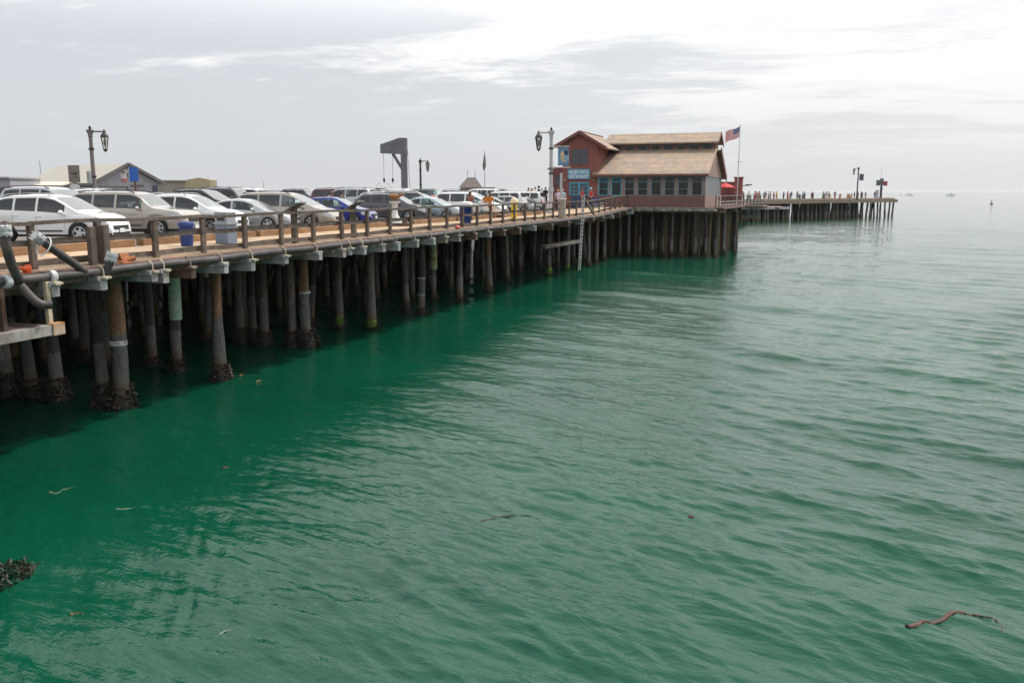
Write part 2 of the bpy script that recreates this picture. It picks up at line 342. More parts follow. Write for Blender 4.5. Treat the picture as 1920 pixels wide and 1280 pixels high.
# ------------------------------------------------------------------ pier decks (local x = outwards over the water, y = along the pier)
def pier_obj(mb, name, m, **k): return mb.build(name, m, None, loc=E0, rz=PROT, **k)
mb = MB()
def slab(mb, t0, t1, s0, s1, z0, z1, step=2.0):
    n = max(1, int((s1 - s0) / step)); ss = [s0 + (s1 - s0) * i / n for i in range(n + 1)]
    for a, b in zip(ss[:-1], ss[1:]):
        ra, rb = ramp(a), ramp(b)
        vs = [(t0, a, z0 + ra), (t1, a, z0 + ra), (t1, b, z0 + rb), (t0, b, z0 + rb), (t0, a, z1 + ra), (t1, a, z1 + ra), (t1, b, z1 + rb), (t0, b, z1 + rb)]
        fs = [(3, 2, 1, 0), (4, 5, 6, 7), (1, 2, 6, 5), (3, 0, 4, 7)]
        if a == s0: fs.append((0, 1, 5, 4))
        if b == s1: fs.append((2, 3, 7, 6))
        mb.add(vs, fs)
road = MB(); road.prism([(-4.0, -.3), (-4.0, -.02), (-11.5, -.018), (-15, .25), (-94, .25), (-94, -.3)], -17.8, 64.2, axis='y'); tag(pier_obj(road, 'road', M_ROAD), kind='structure')
sw = MB(); slab(sw, -4.0, .16, -16, 62.4, -.10, .004); tag(pier_obj(sw, 'pavement', M_PLANK), kind='structure')
lg = MB(); slab(lg, .162, .62, -16, 62.4, -.09, -.012)
lg.prism([(-.62 - .0, 62.402), (8.6, 62.402), (9.3, 75.9), (11.0, 76.2), (11.4, 80.2), (8.9, 79.9), (8.6, 90), (-4, 90), (-4, 62.402)], .22, .36)
tag(pier_obj(lg, 'pavement', M_LEDGE, fix=True), kind='structure')
fd = MB(); fd.prism([(-44, 64.02), (-4.01, 64.02), (-4.01, 90.01), (2.2, 90.01), (3.0, 163), (33.6, 214), (26, 226), (-30, 212), (-44, 150)], -.5, -.02)
tag(pier_obj(fd, 'road', M_ROAD), kind='structure')
# stringers under the outer edge (long dark timbers)
for i, (s0, s1) in enumerate(((-14, 12), (12.02, 37), (37.02, 62))):
    b = MB(); slab(b, -.30, -.02, s0, s1, -.52, -.105); o = pier_obj(b, 'edge_stringer', M_WOODDK)
    b = MB(); slab(b, .3, .5, s0, s1, -.34, -.095); b.build('outer_board', M_WOODDK, o)
    tag(o, ['dark timber stringers under the deck edge behind the near pipe fittings', 'dark timber stringers under the deck edge below the middle of the fence', 'dark timber stringers under the deck edge beside the ladder'][i], 'stringer', 'timber stringers under the deck edge')
# cap beams sticking out under the pipe
ORD = ['first', 'second', 'third', 'fourth', 'fifth', 'sixth', 'seventh', 'eighth', 'ninth', 'tenth', 'eleventh', 'twelfth', 'thirteenth', 'fourteenth', 'fifteenth', 'sixteenth', 'seventeenth', 'eighteenth', 'nineteenth', 'twentieth', 'twenty-first', 'twenty-second', 'twenty-third', 'twenty-fourth', 'twenty-fifth', 'twenty-sixth', 'twenty-seventh', 'twenty-eighth', 'twenty-ninth', 'thirtieth'] + ['thirty-' + x for x in ('first', 'second', 'third', 'fourth', 'fifth', 'sixth', 'seventh', 'eighth', 'ninth')] + ['fortieth'] + ['forty-' + x for x in ('first', 'second', 'third', 'fourth', 'fifth', 'sixth', 'seventh', 'eighth', 'ninth')] + ['fiftieth'] + ['fifty-' + x for x in ('first', 'second', 'third', 'fourth', 'fifth', 'sixth', 'seventh', 'eighth', 'ninth')]
caps = [-3.6, -1.9, -.5, 1.1, 1.5, 2.5, 3.8, 5.2, 6.9, 8.7, 10.3, 10.9, 11.8, 13.3, 14.5, 16.2, 17.8, 19.3, 20.9, 22.7, 24.6, 26.8, 29.2, 32.0, 35.4, 39.3, 43.2, 46.0, 49.0, 52.0, 54.6, 57.2, 60.0]
for i, s in enumerate(caps):
    brown = (i >= 19 and i % 3 != 2) or i in (0, 5)
    ln = rnd.uniform(.93, 1.08); hh = rnd.uniform(.17, .27); zt = -.32 + ramp(s)
    o = MB(); o.box((ln / 2 - 1.9, 0, -hh / 2), (ln + 3.8, .2, hh)).box((ln - .16, .0, .052), (.30, .30, .10))
    rz = PROT + rnd.uniform(-.05, .05)
    o = o.build('cap_beam', M_WOODBR if brown else M_GALV, None, loc=P(s, 0, zt), rz=rz)
    tag(o, f"{'brown timber' if brown else 'blue grey'} cap beam jutting out under the pipe, {ORD[i]} from the left", 'beam', 'cap beams under the pipe')
def L(px, py, t):       # point on the vertical sheet t = const behind photo pixel -> local (t, s, z)
    u = (px - 960) / FPX; v = (640 - py) / FPX; c, s_ = math.cos(PIT), math.sin(PIT)
    r = Vector((u, c + v * s_, -s_ + v * c)); k = (t + E0.x * N_.x + E0.y * N_.y) / (r.x * N_.x + r.y * N_.y)
    q = r * k; return (t, (q.x - E0.x) * D_.x + (q.y - E0.y) * D_.y, q.z + CAMZ - DECK)
# main pipe with clamps and couplings
pipe = thing('edge_pipe', 'long black pipe clamped along the outer edge of the pier', 'pipe', E0, PROT)
TP, ZP, RP = .80, -.11, .092
pts = []; s = -16.
while s < 62: pts.append((TP + .02 * math.sin(s * .7), s, ZP + ramp(s) + .012 * math.sin(s * 1.3))); s += 1.0
MB().tube(pts, RP, 16).build('pipe_run', M_PIPE, pipe, smooth=True)
for s in (L(12, 530, TP)[1], L(97, 521, TP)[1]): MB().lathe([(.09, -.07), (.135, -.065), (.15, -.03), (.15, .03), (.135, .065), (.09, .07)], 18, (TP, s, ZP), axis='y').build('coupling', M_GREYM, pipe, smooth=True)
for i, s in enumerate(caps):
    c = MB(); z = ZP + ramp(s)
    pp = [(TP - .12, s, z - .17)] + [(TP + .11 * math.cos(a), s, z + .11 * math.sin(a)) for a in [math.pi - k * math.pi / 8 for k in range(9)]] + [(TP + .12, s, z - .17)]
    c.tube(pp, .02, 6); c.box((TP + .18, s, z - .14), (.14, .2, .05)); c.box((TP, s, z + .12), (.09, .07, .05))
    c.build('pipe_clamp', M_TAN, pipe, smooth=False)
# branch pipes at the near end (their white flanges)
def branch(label, pts, r, flange_at=(0,), group='branch pipes with white flanges'):
    t = thing('branch_pipe', label, 'pipe', E0, PROT, group)
    # smooth the bends
    V = [Vector(p) for p in pts]; q = [V[0]]
    for i in range(1, len(V) - 1):
        for u in (.15, .35, .5, .65, .85):
            a = V[i - 1].lerp(V[i], .5) if i > 1 else V[0].lerp(V[i], .5); c = V[i].lerp(V[i + 1], .5)
            q.append((1 - u) ** 2 * a + 2 * u * (1 - u) * V[i] + u * u * c)
    q.append(V[-1]); MB().tube(q, r, 16).build('pipe_run', M_PIPE, t, smooth=True)
    for e in flange_at:
        a, b = (q[0], q[1]) if e == 0 else (q[-1], q[-2]); d = (b - a).normalized()
        f = MB()
        f.tube([a - d * .10, a - d * .085, a - d * .02, a, a + d * .04, a + d * .05, a + d * .1, a + d * .11], [r * .9, r * 1.42, r * 1.45, r * 1.2, r * 1.2, r * 1.5, r * 1.45, r], 18)
        up = Vector((0, 0, 1)); x = d.cross(up).normalized(); y = x.cross(d)
        for k in range(8):
            a_ = k * math.pi / 4; c = a + (x * math.cos(a_) + y * math.sin(a_)) * r * 1.3
            f.tube([c - d * .125, c + d * .13], .014, 6)
        f.build('flange', M_GREYM, t, smooth=True)
    return t
branch('tall black pipe rising to a flange at the left edge, above the lower landing', [L(8, 432, 1.0), L(11, 462, 1.0), L(22, 498, .95), L(36, 525, .85)], .098)
branch('slanting black pipe with the white flange leaning on a fence post', [L(70, 446, .72), L(100, 468, .75), L(160, 509, .82)], .088)
branch('short stub pipe with a white flange beside the rusty fitting', [L(209, 482, .95), L(205, 495, .92), L(198, 512, .84)], .092)
branch('black elbow pipe curling down under the pier edge above the landing', [L(38, 535, .82), L(62, 562, 1.0), L(78, 572, 1.1), L(97, 571, 1.2)], .095, ())
# loop of white rope on the slanting pipe, rusty fitting, orange cone piece
q = L(82, 457, .78); c = MB(); c.tube([(q[0] + .17 * math.cos(a), q[1] + .12 * math.sin(a), q[2] - .06 + .19 * math.sin(a)) for a in [k * .33 for k in range(20)]], .014, 6, cap=False)
tag(pier_obj(c, 'rope_loop', M_WHITE, smooth=True), 'white rope looped around the slanting black pipe', 'rope')
q = L(233, 492, .45); c = MB(); c.box((q[0], q[1], q[2] - .02), (.30, .34, .12), ry=.25).box((q[0] - .1, q[1] + .05, q[2] + .1), (.22, .3, .16), ry=-.5).tube([(q[0] - .05, q[1] - .2, q[2] - .03), (q[0] + .1, q[1] + .25, q[2] + .1)], .06, 10)
tag(pier_obj(c, 'rusty_fitting', M_RUST), 'rusty orange brown metal fitting beside the short white flanged stub', 'fitting')
q = L(45, 512, .35); c = MB(); c.lathe([(.13, 0), (.12, .03), (.07, .04), (.045, .13), (.03, .2), (.02, .21)], 14, (q[0], q[1], -.008), axis='z')
c.xf(Matrix.Translation((q[0] + .1, q[1], .05)) @ Matrix.Rotation(1.2, 4, 'X') @ Matrix.Translation((-q[0], -q[1], 0)))
tag(pier_obj(c, 'traffic_cone', M_ORANGE, smooth=True), 'small orange cone tipped over behind the black pipe', 'cone')
s_, t_ = ground(858, 429); c = MB(); c.ball((t_ , s_, .07), .13, 10, sq=(1, 1.2, .7)); tag(pier_obj(c, 'float', mat('faded red', (.6, .1, .08), .6), smooth=True), 'red float lying on the ledge at the foot of the fence', 'float')
# ------------------------------------------------------------------ fence along the edge
fence = thing('pier_fence', 'long weathered timber fence with three rails along the pier edge', 'fence', E0, PROT)
posts = []
s = -7.4
while s < 47.2: posts.append(s); s += 1.92
posts += [49.3, 51.2, 53.1, 55, 56.9, 58.8, 60.6, 61.9]
for i, s in enumerate(posts):
    b = MB(); h = 1.04 + rnd.uniform(-.015, .015); w = rnd.uniform(.10, .125)
    if 7.7 < s < 47.5 and i % 2 == 0 and s > 33: w = .10
    b.box((.055, s, h / 2 - .35 + ramp(s)), (w, .14, h + .68), rz=rnd.uniform(-.06, .06), rx=rnd.uniform(-.012, .012))
    b.build('post', M_RAIL, fence)
# the heavier double post by the slanting pipe
b = MB(); b.box((.21, .30, .28), (.17, .19, 1.3), rz=.05).box((.2, -.08, .28), (.14, .16, 1.25), rz=-.05); b.build('post', M_RAIL, fence)
for nm, z, w, h, x in (('top_rail', 1.04, .15, .085, .045), ('mid_rail', .60, .045, .13, -.05), ('bottom_rail', .13, .045, .14, -.05)):
    s = posts[0]; k = 0
    while s < 61.8:
        e = min(s + 1.92 * 3, 61.95)
        if e > 47 and s < 49 and nm != 'top_rail': pass
        b = MB(); n = 6
        for j in range(n):
            a0 = s + (e - s) * j / n; a1 = s + (e - s) * (j + 1) / n
            sg = lambda q: .02 * math.sin(q * 1.3 + k * 2) + ramp(q)
            b.bar((x + (k % 2) * .004, a0, z + sg(a0)), (x + (k % 2) * .004, a1, z + sg(a1)), w, h)
        b.build(nm, M_RAIL, fence); s = e + .006; k += 1
# white line of low pipe seen under the bottom rail
b = MB(); b.tube([(-.16, x, .07 + ramp(x)) for x in range(-7, 48, 3)], .03, 8); tag(pier_obj(b, 'low_conduit', M_GREYM, smooth=True), 'thin pale conduit running along the foot of the fence', 'conduit')
# orange brown curb timbers between the sidewalk and the cars
cl = [(-12, -6.2), (-6.0, -.3), (0, 5.8), (6.2, 12.2), (12.5, 18.3), (18.7, 23.0), (26.2, 32.0), (32.3, 38.2), (38.5, 44.3), (44.6, 50.0)]
for i, (a, b_) in enumerate(cl):
    b = MB(); b.bar((-4.15, a, .115), (-4.15 + rnd.uniform(-.04, .04), b_, .115), .3, .22); 
    for k in range(3): b.box((-4.15, a + .8 + k * (b_ - a - 1.6) / 2, .24), (.09, .09, .05))
    tag(pier_obj(b, 'curb_timber', M_CURB), f"orange brown timber curb between parked cars and sidewalk, {ORD[i]} from the left", 'curb', 'timber curbs along the car park')
# ------------------------------------------------------------------ pilings
MUS = []
for k in range(4):
    g = random.Random(40 + k); b = MB()
    for i in range(420):
        a = g.random() * 6.283; z = -.25 + (g.random() ** 1.5) * .95; r = .19 + .15 * max(0, 1 - abs(z - .05) / .55) * (.7 + .5 * math.sin(a + k)) + g.uniform(-.02, .04)
        d = Vector((math.cos(a), math.sin(a), g.uniform(-.3, .5))).normalized(); c = Vector((math.cos(a) * r, math.sin(a) * r, z))
        u = d.cross(Vector((g.uniform(-1, 1), g.uniform(-1, 1), g.uniform(-1, 1)))).normalized(); w = d.cross(u); s1 = g.uniform(.018, .05)
        b.add([c + u * s1, c - u * s1 * .5 + w * s1 * .8, c - u * s1 * .5 - w * s1 * .8, c + d * s1 * 1.3, c - d * .06], [(0, 1, 3), (1, 2, 3), (2, 0, 3), (0, 4, 1), (1, 4, 2), (2, 4, 0)])
    b.lathe([(.13, -.6), (.19, -.3), (.22, 0), (.19, .3), (.15, .55), (.13, .62)], 12)
    MUS.append(b.mesh('mussel_crust', M_MUSSEL))
PM = {}
def pile_mesh(kind, var, top):
    key = (kind, var, round(top, 1))
    if key in PM: return PM[key]
    g = random.Random(var * 7 + 3); b = MB(); n = 14; pts = []; rad = []
    zz = [-.8 + (top + .8) * i / 14 for i in range(15)]
    px, py = g.uniform(-.03, .03), g.uniform(-.03, .03)
    for z in zz:
        pts.append((px * math.sin(z * 1.1), py * math.sin(z * .8 + 1), z)); rad.append(.146 + .012 * math.sin(z * 2 + var) - .004 * z + (.012 if z < 1.6 else 0))
    b.tube(pts, rad, n); me = b.mesh('piling', PILE_MATS[kind], smooth=True); PM[key] = me; return me
NP = [0]
def piling(s, t, kind, label, group, top=3.62, lean=(0, 0), mus=1.0, scale=1.0, wrap=None, extra=None, depth=0):
    v = NP[0] % 5; NP[0] += 1
    o = bpy.data.objects.new('piling', pile_mesh(kind, v, top)); link(o)
    p = P(s, t); o.location = (p.x, p.y, 0); o.rotation_euler = (lean[0], lean[1], rnd.random() * 0 + PROT); o.scale = (scale, scale, 1)
    tag(o, label, 'piling', group)
    if mus > 0:
        c = bpy.data.objects.new('mussel_crust', MUS[NP[0] % 4]); link(c, o); c.scale = (.78 + .3 * mus, .78 + .3 * mus, .45 + .55 * mus); c.rotation_euler = (0, 0, rnd.random() * 6)
    if wrap:
        z0, z1, wm = wrap; MB().tube([(0, 0, z0), (0, 0, z0 + .05), (0, 0, z1)], [.172, .18, .176], 16).build('wrap', wm, o, smooth=True)
    if extra == 'band':
        for z in (1.75, .95): MB().tube([(0, 0, z), (0, 0, z + .06)], .168, 14).build('band', M_GREYM, o, smooth=True)
    if extra == 'algae': MB().tube([(0, 0, .05), (0, 0, .2), (0, 0, .5)], [.172, .182, .16], 14).build('algae_patch', M_ALGAE, o, smooth=True)
    return o
front = [ # px, py at the waterline, kind, scale, mussels, extra, what sets it apart
 (18, 742, 'pink', .95, 1.1, None, 'pinkish grey piling under the lower landing at the left edge'),
 (110, 752, 'grey', 1.0, 1.0, None, 'grey piling beside the end of the lower landing, mussels at its foot'),
 (196, 762, 'dark', .95, 1.0, None, 'dark leaning piling touching the rust flecked one on its right'),
 (228, 764, 'rust', 1.22, .9, 'algae', 'rust flecked piling with white collar and green tuft at the water'),
 (335, 697, 'grey', .95, .5, 'gwrap', 'piling with a long pale green wrap around its top'),
 (415, 714, 'rust', 1.0, .7, None, 'rusty brown topped piling standing right of the pale green wrapped one'),
 (497, 648, 'bark', .95, .8, None, 'bark brown piling with rounded mussel clump, left of a darker pair'),
 (474, 640, 'dark', .9, .9, None, 'dark piling close behind the bark brown one'),
 (548, 650, 'bark', .95, .9, None, 'brown and grey piling just left of the stout banded piling'),
 (577, 650, 'rust', 1.12, 1.0, 'band1', 'stout brown piling with one pale band and mussels on its left'),
 (637, 612, 'bark', .95, .3, 'algae', 'brown grey piling with faint green foot, beside the green footed one'),
 (697, 614, 'bark', 1.1, .1, 'algae', 'thick brown piling with bright green algae at the water'),
 (762, 585, 'grey', .9, .6, None, 'slim grey piling left of the twice banded piling'),
 (789, 590, 'dark', 1.0, .3, 'band', 'dark piling with two thin white bands'),
 (814, 563, 'grey', .9, .2, 'ywrap', 'piling with a yellow green wrap ending in rust'),
 (862, 566, 'grey', .95, .3, None, 'tall grey piling between the yellow wrapped and tan topped ones'),
 (917, 545, 'rust', 1.15, .1, None, 'thick tan brown piling with a dark lower half'),
 (951, 528, 'bark', .95, .3, None, 'reddish brown piling right of the thick tan one'),
 (975, 512, 'grey', .9, .3, None, 'thin grey piling left of the green footed one by the landing'),
 (1030, 514, 'grey', 1.0, .1, 'algae', 'grey piling with green foot at the left end of the side landing'),
 (1064, 506, 'grey', .9, .2, 'algae', 'grey piling with green foot under the middle of the side landing'),
 (1103, 500, 'bark', .95, .2, None, 'brown piling immediately right of the ladder'),
 (1117, 494, 'rust', .95, .1, None, 'rusty piling second to the right of the ladder'),
 (1132, 488, 'grey', .95, .2, None, 'grey piling third to the right of the ladder'),
]
for px, py, k, sc_, mu, ex, lab in front:
    s, t = ground(px, py, -DECK); t = min(t, .35 if px > 30 else .9)
    wrap = (1.75, 3.75, M_GWRAP) if ex == 'gwrap' else (1.7, 3.3, M_YWRAP) if ex == 'ywrap' else None
    top = 3.58 if k != 'x' else 3
    o = piling(s, t, k, lab, 'pilings along the edge of the car park', top, (rnd.uniform(-.02, .02), rnd.uniform(-.028, .03)), mu, sc_ * 1.17, wrap, 'band' if ex == 'band' else 'algae' if ex == 'algae' else None)
    if ex == 'band1': MB().tube([(0, 0, 2.05), (0, 0, 2.12)], .168, 14).build('band', M_GREYM, o, smooth=True)
    if ex == 'algae' and px == 228: MB().tube([(0, 0, 1.75), (0, 0, 1.88)], [.165, .17], 14).build('band', mat('white paint drips', (.6, .58, .56), .7, col2=(.2, .12, .09), scale2=12), o, smooth=True)
# green wrapped pile one row back, and the rows under the deck
s, t = ground(146, 668, -DECK); piling(s, t, 'grey', 'piling one row back with a short olive green wrap at its top', 'pilings along the edge of the car park', 3.6, (0, -.02), .9, .95, (3.0, 3.6, M_GWRAP))
bents = [1.9, 6.3, 11.6, 16.6, 21.4, 26.3, 31.9, 37.4, 43.1, 48.3, 52.6, 56.6, 60.6]
for i, s0 in enumerate(bents):
    t0 = -4.4 if i < 9 else -2.4; k_ = 0
    while t0 > -16:
        k = rnd.choice(['dark', 'dark', 'grey', 'bark', 'dark']); k_ += 1
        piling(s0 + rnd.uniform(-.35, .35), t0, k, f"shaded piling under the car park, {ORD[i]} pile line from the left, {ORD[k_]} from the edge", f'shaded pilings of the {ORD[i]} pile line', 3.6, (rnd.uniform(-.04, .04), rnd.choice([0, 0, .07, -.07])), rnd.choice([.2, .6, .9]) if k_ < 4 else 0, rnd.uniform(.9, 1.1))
        t0 -= rnd.uniform(1.3, 1.9)
far_p = MB(); g = random.Random(3)
for t0, st_ in ((-17, 1.5), (-19, 1.4), (-22, 1.3), (-26, 1.3), (-30, 1.2), (-37, 1.2), (-46, 1.4), (-58, 1.3), (-74, 1.2), (-92, 1.1)):
    s = -22
    while s < 62:
        q = (t0 + g.uniform(-.8, .8), s + g.uniform(-.6, .6)); far_p.tube([(q[0], q[1], -4.6), (q[0] + g.uniform(-.15, .15), q[1] + g.uniform(-.15, .15), -.3)], [.2, .17], 7); s += st_
for s0, t0, t1, st_ in ((64.6, -42, 7.5, 1.1), (67.8, -42, 7.8, 1.0), (71.2, -42, 8, .9), (75.2, -42, 8, .75), (79, -42, 8, .7), (84, -42, 8.2, .6), (89, -42, 7, .6), (100, -40, 2, .9), (115, -40, 2, .8), (135, -40, 2, .8), (158, -40, 2, .8)):
    t_ = t0 if s0 > 80 else -14
    while t_ < t1:
        q = (t_ + g.uniform(-.25, .25), s0 + g.uniform(-.7, .7)); far_p.tube([(q[0], q[1], -4.6), (q[0] + g.uniform(-.15, .15), q[1], -.3)], [.2, .17], 7); t_ += st_ * g.uniform(.6, 1.5)
for k in range(170):
    u = g.random(); q = Vector((3.0, 163)).lerp(Vector((33.6, 214)), u * .9 + .02); w = Vector((-(214 - 163), (33.6 - 3.0))).normalized() * g.uniform(2, 24); q = q + w
    far_p.tube([(q.x, q.y, -4.6), (q.x + g.uniform(-.4, .4), q.y + g.uniform(-.4, .4), -.5)], [.32, .26], 7)
for t0 in (-13, -21, -33, -52):     # diagonal braces between the deep rows
    s = -14
    while s < 60: far_p.bar((t0, s, -3.4), (t0, s + 3.0, -.6), .12, .25); s += g.uniform(4, 7)
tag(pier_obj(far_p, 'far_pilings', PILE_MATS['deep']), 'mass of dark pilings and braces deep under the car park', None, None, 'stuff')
# restaurant pilings
rr = []
for ri, s0 in enumerate((62.9, 66.0, 69.4, 73.0, 77.6)):
    t = -.9 + ri * .35; 
    while t < 8.6 + (.35 * ri if ri < 4 else .4): rr.append((ri, s0 + rnd.uniform(-.35, .35), t + rnd.uniform(-.2, .2))); t += (.98, 1.25, 1.5, 1.7, 1.1)[ri]
cnt = {}
for ri, s, t in rr:
    cnt[ri] = cnt.get(ri, 0) + 1
    k = rnd.choice(['grey', 'grey', 'dark', 'grey', 'dark'])
    piling(s, t, k, f"{'pale' if k == 'grey' else 'dark'} piling under the restaurant, {['front', 'second', 'third', 'fourth', 'rearmost'][ri]} row, {ORD[cnt[ri] - 1]} from the left", f"restaurant pilings, {['front', 'second', 'third', 'fourth', 'rearmost'][ri]} row", 4.1, (rnd.uniform(-.02, .02), rnd.uniform(-.03, .03)), rnd.choice([.1, .5, .8]), rnd.uniform(.8, 1.0))
# beams under the restaurant deck
for i, s0 in enumerate((62.75, 69.3, 77.7)):
    b = MB(); b.box((3.9 + .2 * i, s0, .05), (9.6 + .3 * i, .3, .33)); 
    if i == 0: b.box((3.9, 62.55, -.02), (8.9, .08, .16))
    tag(pier_obj(b, 'deck_beam', M_WOODDK), ['long dark beam under the front of the restaurant', 'long dark beam under the middle of the restaurant', 'long dark beam under the back of the restaurant deck'][i], 'beam', 'beams under the restaurant')
for i in range(8):
    b = MB(); b.box((0, 0, 0), (.22, .5, .16)); o = b.build('joist_end', M_TAN, None, loc=P(62.45, -.2 + i * 1.15, .13), rz=PROT)
    tag(o, f"pale joist end poking out below the restaurant front, {ORD[i]} from the left", 'joist', 'joist ends below the restaurant')
# far pier pilings
A_, B_ = Vector((3.0, 163)), Vector((33.6, 214))
dr = (B_ - A_).normalized(); nr_ = Vector((-dr.y, dr.x))
for row, (off, n, nm) in enumerate(((.5, 34, 'front'), (5, 22, 'second'), (10.5, 15, 'third'))):
    for i in range(n):
        u = (i + .3 + rnd.uniform(-.25, .25)) / n
        if row == 0 and i > n - 3: u = (i + .4) / n
        q = A_.lerp(B_, u) + nr_ * off
        piling(q.y, q.x, rnd.choice(['dark', 'dark', 'grey']), f"dark piling under the far pier, {nm} row, {ORD[i]} from the left", f'far pier pilings, {nm} row', 3.75, (rnd.uniform(-.05, .05), rnd.uniform(-.07, .07)), 0, 1.45)
b = MB(); 
q0 = A_ + nr_ * .1; q1 = B_ + nr_ * .1
b.bar((q0.x, q0.y, -.42), (q1.x, q1.y, -.42), .5, .55)
tag(pier_obj(b, 'fascia_beam', mat('tan far beam', (.24, .19, .15), .9, 0, .3, .4)), 'long tan beam facing the deck edge of the far pier', 'beam')
b = MB()
for k in range(20):
    qa = A_.lerp(B_, k / 20) + nr_ * .8; qb = A_.lerp(B_, (k + 1) / 20) + nr_ * .8; mid = qa.lerp(qb, .5)
    b.bar((qa.x, qa.y, .15), (mid.x * .93 + qa.x * .07, mid.y * .93 + qa.y * .07, .15), .4, .34)
    b.bar((mid.x, mid.y, .15), (qb.x * .96 + mid.x * .04, qb.y * .96 + mid.y * .04, .15), .4, .34)
tag(pier_obj(b, 'bull_rail', mat('tan far rail', (.33, .26, .19), .9, 0, .3, .4)), 'low tan timber bull rail along the edge of the far pier', 'rail')
# ------------------------------------------------------------------ vehicles
def glass_mat(name, tint, tr, dc=(.05, .06, .06), ior=1.75):
    m = bpy.data.materials.new(name); m.use_nodes = True; t = m.node_tree; t.nodes.clear()
    o = t.nodes.new('ShaderNodeOutputMaterial'); a = t.nodes.new('ShaderNodeBsdfTransparent'); a.inputs[0].default_value = (*tint, 1)
    g = t.nodes.new('ShaderNodeBsdfGlossy'); g.inputs['Roughness'].default_value = .03; g.inputs['Color'].default_value = (.95, .97, 1, 1)
    d = t.nodes.new('ShaderNodeBsdfDiffuse'); d.inputs[0].default_value = (*dc, 1)
    mx0 = t.nodes.new('ShaderNodeMixShader'); mx0.inputs[0].default_value = tr; t.links.new(d.outputs[0], mx0.inputs[1]); t.links.new(a.outputs[0], mx0.inputs[2])
    f = t.nodes.new('ShaderNodeFresnel'); f.inputs[0].default_value = ior
    mx = t.nodes.new('ShaderNodeMixShader'); t.links.new(f.outputs[0], mx.inputs[0]); t.links.new(mx0.outputs[0], mx.inputs[1]); t.links.new(g.outputs[0], mx.inputs[2])
    t.links.new(mx.outputs[0], o.inputs[0]); return m
G_WIND = glass_mat('windshield glass with painted sheen', (.62, .74, .70), .55, (.42, .45, .44)); G_CLEAR = glass_mat('car glass', (.72, .88, .84), .92); G_TINT = glass_mat('tinted car glass', (.24, .25, .29), .7)  # windshield's pale diffuse part is the sky's reflection put into its colour
def paint(name, col, metal=0.3):
    m = mat(name, col, .28, metal, .04, 1.5, coat=.9); return m
PAINT = {'white': paint('white car paint', (.80, .81, .82), 0), 'silver': paint('silver car paint', (.50, .51, .52), .6), 'beige': paint('beige car paint', (.44, .40, .36), .5),
 'champagne': paint('champagne car paint', (.42, .38, .33), .6), 'blue': paint('deep blue car paint', (.012, .03, .26), .3), 'darkgrey': paint('dark grey car paint', (.085, .088, .105), .5),
 'charcoal': paint('charcoal car paint', (.05, .042, .045), .4), 'black': paint('black car paint', (.012, .012, .014), .1), 'red': paint('red car paint', (.38, .02, .02), .1), 'orange': paint('orange car paint', (.62, .13, .03), .1),
 'green': paint('dark green car paint', (.03, .07, .06), .4), 'lightblue': paint('pale blue car paint', (.38, .46, .52), .4), 'maroon': paint('maroon car paint', (.12, .025, .04), .3)}
M_TRIM = mat('black plastic trim', (.03, .03, .032), .6, 0, .15); M_TYRE = mat('tyre rubber', (.022, .022, .023), .85, 0, .2)
M_RIM = mat('alloy rim', (.62, .63, .65), .3, .85, .05); M_SEAT = mat('grey seat cloth', (.12, .115, .11), .9); M_SEATT = mat('tan seat cloth', (.34, .28, .2), .9)
M_HL = mat('clear headlight', (.40, .42, .44), .12, .5, .05, coat=1); M_TL = mat('red tail light', (.45, .01, .012), .2, 0, .05, coat=1); M_CHROME = mat('chrome', (.75, .76, .78), .12, 1, .02)
M_PLATE = mat('pale number plate', (.7, .71, .72), .5)
def interp(tab, x):
    if x <= tab[0][0]: return tab[0][1]
    for (a, b), (c, d) in zip(tab[:-1], tab[1:]):
        if x <= c: return b + (d - b) * (x - a) / (c - a) if c > a else d
    return tab[-1][1]
def smooth_tab(tab, x, r=.09): return sum(interp(tab, x + r * k / 2) for k in (-2, -1, 0, 1, 2)) / 5
